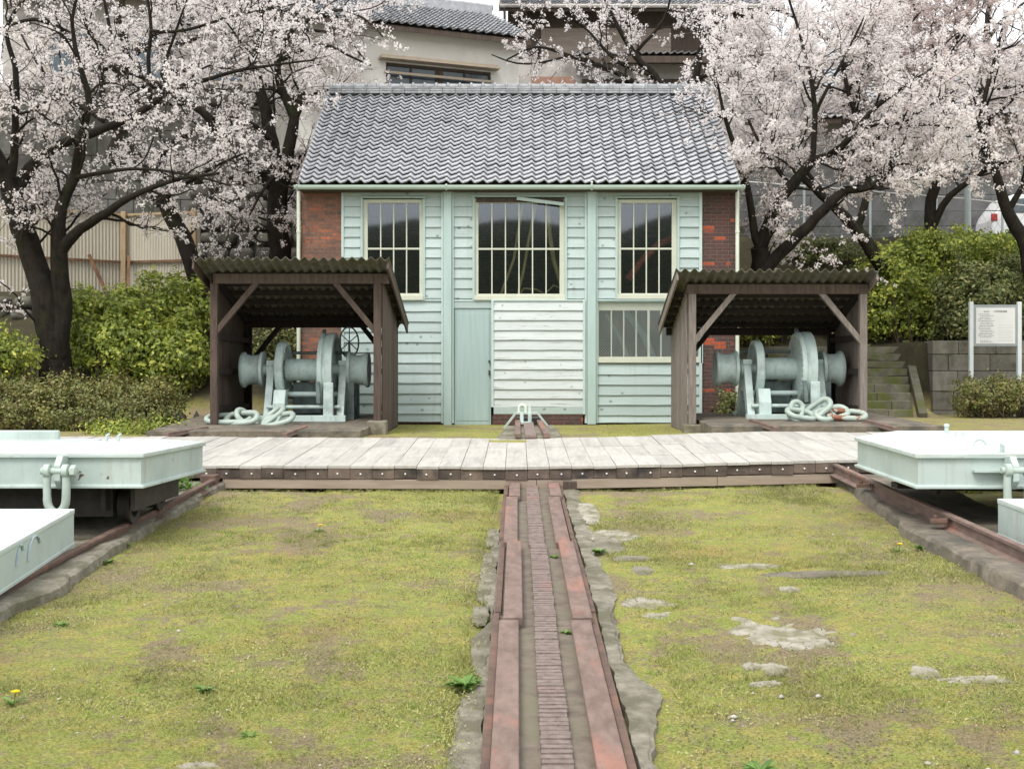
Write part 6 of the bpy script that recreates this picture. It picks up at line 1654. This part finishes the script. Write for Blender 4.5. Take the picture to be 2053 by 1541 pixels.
cherry('cherry_tree', [
    [(1775, 540, 28.0, 0.187), (1722, 462, 27.9, 0.145), (1672, 412, 27.8, 0.111), (1600, 350, 27.8, 0.076), (1540, 260, 27.9, 0.051), (1500, 150, 28, 0.034)],
    [(1722, 462, 27.9, 0.102), (1735, 400, 27.8, 0.085), (1740, 300, 27.8, 0.068), (1700, 180, 27.8, 0.051), (1680, 60, 27.8, 0.034)], [(1740, 300, 27.8, 0.060), (1820, 220, 27.7, 0.043), (1900, 170, 27.6, 0.025)], [(1700, 180, 27.8, 0.043), (1780, 90, 27.8, 0.034), (1850, 20, 27.8, 0.025)], [(1672, 412, 27.8, 0.060), (1590, 300, 27.6, 0.043), (1560, 180, 27.6, 0.030), (1540, 80, 27.6, 0.017)]],
    'leaning cherry tree on the bank behind the broad right tree', 16, dens=(3.0, 5.0, 4.6), Ls=(2.0, 1.0, .5), bloom=1.0, csize=.029)
cherry('cherry_tree', [
    [(1866, 500, 29.0, .15), (1870, 400, 29.0, .13), (1882, 325, 29.0, .11), (1900, 240, 29, .08), (1892, 150, 29, .06), (1930, 50, 29, .04)],
    [(1866, 470, 29.0, .1), (1905, 395, 28.8, .08), (1990, 335, 28.6, .05), (2080, 310, 28.5, .03)], [(1882, 325, 29.0, .07), (1830, 250, 29, .05), (1780, 150, 29, .035), (1760, 40, 29, .02)], [(1900, 240, 29, .06), (1970, 190, 28.9, .045), (2050, 170, 28.8, .03)], [(1892, 150, 29, .05), (1850, 80, 29, .035), (1830, 0, 29, .02)]],
    'slender upright cherry tree beside the pale pole on the right', 17, mat=m_petal_pink, dens=(3.2, 5.0, 4.6), Ls=(2.0, 1.0, .5), bloom=1.0, csize=.029)
cherry('cherry_tree', [
    [(2075, 560, 26.0, 0.187), (2045, 478, 26.0, 0.153), (2012, 405, 26.0, 0.119), (1992, 335, 25.9, 0.085), (1965, 250, 25.8, 0.060), (1990, 130, 25.7, 0.043), (2020, 30, 25.6, 0.025)],
    [(2020, 425, 26.0, 0.076), (2070, 345, 25.8, 0.051), (2110, 250, 25.7, 0.034)], [(1992, 335, 25.9, 0.051), (1930, 300, 25.6, 0.038), (1870, 290, 25.5, 0.021)], [(1965, 250, 25.8, 0.051), (1900, 190, 25.6, 0.034), (1870, 90, 25.5, 0.021)], [(1965, 250, 25.8, 0.043), (2030, 200, 25.6, 0.034), (2080, 120, 25.5, 0.021)]],
    'forked cherry tree at the right edge in front of the white car', 18, dens=(3.0, 5.0, 4.6), bloom=1.0)
cherry('cherry_tree', [
    [(1348, 330, 31.0, .20), (1345, 240, 30.9, .17), (1338, 195, 30.8, .14)],
    [(1338, 200, 30.8, .12), (1310, 152, 30.7, .10), (1272, 110, 30.6, .08), (1240, 55, 30.5, .055), (1205, -20, 30.4, .03)],
    [(1345, 220, 30.8, .12), (1390, 168, 30.7, .1), (1402, 105, 30.6, .075), (1425, 55, 30.5, .05), (1400, -20, 30.4, .03)],
    [(1335, 210, 30.8, .10), (1290, 180, 30.4, .08), (1220, 140, 30.2, .06), (1140, 112, 30.0, .045), (1075, 95, 29.9, .03), (1015, 120, 29.8, .02)],
    [(1140, 112, 30, .03), (1060, 130, 29.8, .025), (985, 110, 29.7, .015)],
    [(1310, 152, 30.7, .06), (1240, 125, 30.4, .045), (1170, 55, 30.2, .03), (1120, 30, 30.1, .02)],
    [(1272, 110, 30.6, .05), (1330, 40, 30.5, .035), (1350, -30, 30.4, .02)],
    [(1402, 105, 30.6, .06), (1470, 80, 30.5, .045), (1540, 30, 30.4, .03)],
    [(1395, 160, 30.7, .06), (1450, 140, 30.6, .045), (1510, 150, 30.5, .03)]],
    'cherry tree with spreading bare limbs standing behind the engine house', 19, dens=(2.3, 4.0, 4.0), Ls=(1.6, .85, .42), bloom=.75)
cherry('cherry_tree', [
    [(1975, 400, 36.5, .2), (1978, 200, 36.5, .15), (1975, 90, 36.5, .11), (1985, 0, 36.5, .07), (1980, -80, 36.5, .04)],
    [(1975, 90, 36.5, .07), (2010, 40, 36.5, .05), (2060, 0, 36.5, .03)], [(1978, 150, 36.5, .08), (1930, 60, 36.5, .05), (1910, -30, 36.5, .03)], [(1978, 200, 36.5, .07), (2030, 130, 36.5, .05), (2090, 90, 36.5, .03)]],
    'bare winter tree against the sky at the top right', 20, dens=(2.0, 3.5, 3.0), Ls=(2.4, 1.1, .5), bloom=.12, mat=m_petal_pink, group=None)
cherry('cherry_tree', [
    [(1700, 330, 34.0, .2), (1700, 200, 34, .15), (1690, 100, 34, .1), (1700, 0, 34, .06)], [(1700, 200, 34, .1), (1790, 110, 34, .07), (1880, 60, 34, .04), (1950, 90, 34, .02)], [(1690, 100, 34, .08), (1600, 40, 34, .05), (1530, 10, 34, .03)], [(1700, 200, 34, .08), (1600, 150, 34, .05), (1520, 120, 34, .03)], [(1690, 100, 34, .06), (1770, 20, 34, .04), (1830, -40, 34, .02)], [(1700, 230, 34, .08), (1820, 190, 34, .05), (1930, 180, 34, .03), (2040, 200, 34, .02)]],
    'cherry tree farther up the hill above the right trees', 21, mat=m_petal_pink, dens=(2.6, 4.2, 4.2), Ls=(2.3, 1.1, .5), bloom=.9, csize=.03)

# ================================================================== LAWN DETAIL
def grass():
    rg = np.random.default_rng(5)
    def field(n, x0, x1, y0, y1, power):
        x = rg.uniform(x0, x1, n); y = y0 + (y1 - y0) * rg.random(n) ** power
        return x, y
    xs, ys = [], []
    for (n, x0, x1, y0, y1, p) in ((330000, -3.45, 3.5, 5.0, 14.0, 1.25), (30000, -4.4, 6.5, 17.5, 22.4, 1.0), (16000, 6.0, 14, 20, 26, 1.0), (9000, -9, -4.6, 18, 21, 1.0)):
        x, y = field(n, x0, x1, y0, y1, p); xs.append(x); ys.append(y)
    x = np.concatenate(xs); y = np.concatenate(ys)
    m = fbm(x * 1.1, y * 1.1, 21, 4) * .6 + fbm(x * 6, y * 6, 22, 3) * .5
    keep = rg.random(len(x)) < np.clip((m - .40) * 4.2, .04, 1)
    keep &= ~((x > -.22) & (x < .62) & (y < 20)); keep &= ~((x > .5) & (x < .5 + .45 - .02 * y) & (y < 14))
    keep &= ~((y > 17.6) & (y < 21.6) & (((x > -5.7) & (x < -2.2)) | ((x > 2.8) & (x < 6.5))))
    x = x[keep]; y = y[keep]; m = m[keep]
    # slightly below the surface so that blades root in it
    z = gz(x, y) - .012
    n = len(x); h = rg.uniform(.007, .021, n) * (0.6 + m) * np.where(rg.random(n) < .05, 1.9, 1) + .014
    a = rg.uniform(0, 2 * math.pi, n); w = rg.uniform(.002, .0045, n); lean = rg.normal(0, .9, (n, 2)) * h[:, None]
    dx, dy = np.cos(a) * w, np.sin(a) * w
    V = np.stack([np.stack([x - dx, y - dy, z], 1), np.stack([x + dx, y + dy, z], 1), np.stack([x + lean[:, 0], y + lean[:, 1], z + h], 1)], 1).reshape(-1, 3)
    o = np_part('grass', V, np.arange(3 * n).reshape(-1, 3), 3, leaf_mat('lawn_grass', [(0.15, 0.165, 0.04), (0.28, 0.31, 0.075), (0.38, 0.40, 0.12), (0.50, 0.45, 0.20)], .3, .7), None)
    # small round leaves and dead bits lying between the blades
    N2 = 90000
    x2 = rg.uniform(-3.4, 3.45, N2); y2 = 5.0 + 9.0 * rg.random(N2) ** 1.3
    m2 = fbm(x2 * 1.6, y2 * 1.6, 41, 4); k2 = (rg.random(N2) < np.clip((m2 - .36) * 5, .08, 1)) & ~((x2 > -.2) & (x2 < .72))
    x2 = x2[k2]; y2 = y2[k2]
    c2 = np.stack([x2, y2, gz(x2, y2) + rg.uniform(.004, .016, len(x2))], 1); nn = np.tile(np.array([0, -.25, 1.0]), (len(x2), 1))
    V2, F2 = leaves(c2, nn, np.full(len(x2), .0095), rg, asp=1.5, tilt=.45)
    o2 = np_part('lawn_weeds', V2, F2, 4, leaf_mat('lawn_speckle', [(0.10, 0.085, 0.05), (0.16, 0.20, 0.04), (0.30, 0.34, 0.09), (0.42, 0.40, 0.17), (0.42, 0.33, 0.20)], .25, .7), None)
    tag(o2, 'tiny leaves and dry bits scattered through the lawn', 'weeds', kind='stuff')
    tag(o, 'short yellow green grass and moss on the slipway lawn', 'grass', kind='stuff'); print('blades', n)
grass()
def tufts():
    rg = np.random.default_rng(77); n = 800
    x = rg.uniform(-3.3, 3.4, n); y = 5.1 + 8.7 * rg.random(n) ** 1.2
    m = fbm(x * .8, y * .8, 51, 3); k = (rg.random(n) < np.clip((m - .38) * 5, .1, 1)) & ~((x > -.25) & (x < .75)); x = x[k]; y = y[k]
    nb = 26; X = np.repeat(x, nb) + rg.normal(0, .028, len(x) * nb); Y = np.repeat(y, nb) + rg.normal(0, .028, len(x) * nb); Z = gz(X, Y) - .008
    h = rg.uniform(.015, .045, len(X)); a = rg.uniform(0, 6.28, len(X)); w = rg.uniform(.002, .004, len(X)); ln_ = rg.normal(0, .55, (len(X), 2)) * h[:, None]
    dx, dy = np.cos(a) * w, np.sin(a) * w
    V = np.stack([np.stack([X - dx, Y - dy, Z], 1), np.stack([X + dx, Y + dy, Z], 1), np.stack([X + ln_[:, 0], Y + ln_[:, 1], Z + h], 1)], 1).reshape(-1, 3)
    o = np_part('grass_tufts', V, np.arange(len(V)).reshape(-1, 3), 3, leaf_mat('tuft_grass', [(0.12, 0.17, 0.03), (0.22, 0.32, 0.06), (0.32, 0.42, 0.10), (0.40, 0.40, 0.16)], .3, .7), None)
    tag(o, 'fresh green grass tufts standing up from the short lawn', 'grass', kind='stuff')
tufts()
def pebbles():
    rg = np.random.default_rng(9); V = []; Fq = []; c = 0
    n = 1300
    x = rg.uniform(-3.3, 3.4, n); y = 5.0 + 9.0 * rg.random(n) ** 1.3
    m = fbm(x * .9, y * .9, 31, 3); k = (rg.random(n) < np.clip((m - .3) * 3, .05, 1)) & ~((x > -.2) & (x < .9))
    x = x[k]; y = y[k]
    base = np.array([(1, 0, 0), (0, 1, 0), (-1, 0, 0), (0, -1, 0), (0, 0, .8), (0, 0, -.5)], float); fc = np.array([(0, 1, 4), (1, 2, 4), (2, 3, 4), (3, 0, 4), (1, 0, 5), (2, 1, 5), (3, 2, 5), (0, 3, 5)])
    for i in range(len(x)):
        s = rg.uniform(.004, .011) * (2.2 if rg.random() < .05 else 1)
        a = rg.uniform(0, 6.28); q = base * (1 + rg.normal(0, .2, (6, 3))) * s * np.array([1.4, 1, .7]); R2 = np.array([[math.cos(a), -math.sin(a), 0], [math.sin(a), math.cos(a), 0], [0, 0, 1]])
        V.append(q @ R2.T + [x[i], y[i], float(gz(x[i], y[i])) + s * .35]); Fq.append(fc + c); c += 6
    o = np_part('pebbles', np.concatenate(V), np.concatenate(Fq), 3, M('pale_pebble', (.30, .28, .25), (.50, .48, .45), 30, .8, 0, isl=.25), None)
    tag(o, 'scattered small pale pebbles and shell bits in the lawn', 'pebbles', kind='stuff')
pebbles()
def weed(name, x, y, n, L, label, cat='weed', flower=None, seed=1, mat=None, up=.5):
    rg = np.random.default_rng(seed); g = float(gz(x, y)); t = thing(name, (x, y, g), label, cat); b = MB()
    for k in range(n):
        a = rg.uniform(0, 6.28); l = L * rg.uniform(.5, 1.1); el = rg.uniform(.15, up + .4); d = Vector((math.cos(a), math.sin(a), 0)); s_ = Vector((-d.y, d.x, 0)); w = l * rg.uniform(.10, .17)
        p = [Vector((x, y, g)) + d * l * u * math.cos(el * (1 - .5 * u)) + Vector((0, 0, l * u * math.sin(el) * (1 - .45 * u))) for u in (0.05, .35, .7, 1.0)]
        ws = [w * .25, w * .9, w, .002]
        vs = []
        for q, ww in zip(p, ws): vs += [q - s_ * ww + Vector((0, 0, ww * .5)), q, q + s_ * ww + Vector((0, 0, ww * .5))]
        b.add(vs, [(i * 3 + j, i * 3 + j + 1, i * 3 + j + 4, i * 3 + j + 3) for i in range(3) for j in range(2)])
    part('leaves', b, mat or m_weed, t, smooth=80, recalc=False)
    if flower:
        f = MB(); f.tube([(x, y, g), (x + .01, y, g + flower)], .003, 6); part('stem', f, m_weed, t)
        f = MB()
        for k in range(26):
            a = 2.4 * k; r = .016 * math.sqrt(k / 26); f.beam((x + .01, y, g + flower), (x + .01 + (r + .008) * math.cos(a), y + (r + .008) * math.sin(a), g + flower + .014 - r * .25), .006, .003)
        part('flower_head', f, m_yellow, t)
    return t
for px, py, n, L, lab, sd in ((932, 1378, 46, .16, 'biggest leafy weed growing by the dark stone left of the track', 1), (1525, 1536, 40, .13, 'leafy weed at the bottom edge right of the track', 2), (500, 1478, 22, .08, 'small leafy weed near the bottom left of the lawn', 3),
                              (410, 1385, 30, .09, 'flat weed patch on the left lawn', 4), (240, 1098, 34, .15, 'weed tuft against the left stone kerb', 5), (212, 1130, 26, .11, 'smaller weed tuft below the tuft at the left kerb', 6), (120, 1255, 22, .09, 'weed at the foot of the left kerb near the picture edge', 8),
                              (1200, 1100, 26, .12, 'weed at the edge of the concrete edging', 9), (1850, 1108, 24, .12, 'weed tuft at the foot of the right kerb', 10)):
    x, y = onlane(px, py); weed('leafy_weed', x, y, int(n * 1.3), L * .72, lab, 'weed', seed=sd)
for px, py, lab, sd in ((1802, 1112, 'yellow dandelion by the right kerb', 20), (640, 1066, 'yellow dandelion on the left lawn', 21), (27, 1412, 'yellow dandelion near the bottom left corner', 22)):
    x, y = onlane(px, py); weed('dandelion', x, y, 12, .08, lab, 'flower', flower=.06, seed=sd)
for px, py, lab in ((1132, 1112, 'moss tuft at the right rail joint nearer the platform'), (1133, 1262, 'moss tuft inside the right rail at mid track')):
    x, y = onlane(px, py); x = .30; w_ = weed('moss_tuft', x, y, 30, .05, lab, 'moss', seed=int(px)); w_.location.z += .01

shrub('ground_cover', [(-4.9, 13.3, -.35, .9, .35, .22), (-6.2, 13.4, -.35, .9, .35, .25), (-4.0, 13.5, -.38, .4, .2, .15)], 3800, .05, m_weed, 'leafy ground cover growing behind the large left carriage', 'ground cover', seed=31, twig=False)
shrub('ground_cover', [(5.0, 13.6, -.30, .7, .3, .2), (6.0, 13.6, -.3, .8, .3, .2)], 2600, .05, m_shrub, 'mossy green growth behind the large right carriage', 'ground cover', seed=32, twig=False)
shrub('ground_cover', [(-5.6, 19.0, .03, .5, .3, .10), (-6.4, 19.1, .03, .6, .3, .10)], 1500, .035, m_shrub, 'tall grass and weeds at the foot of the left hedge', 'ground cover', seed=33, twig=False)
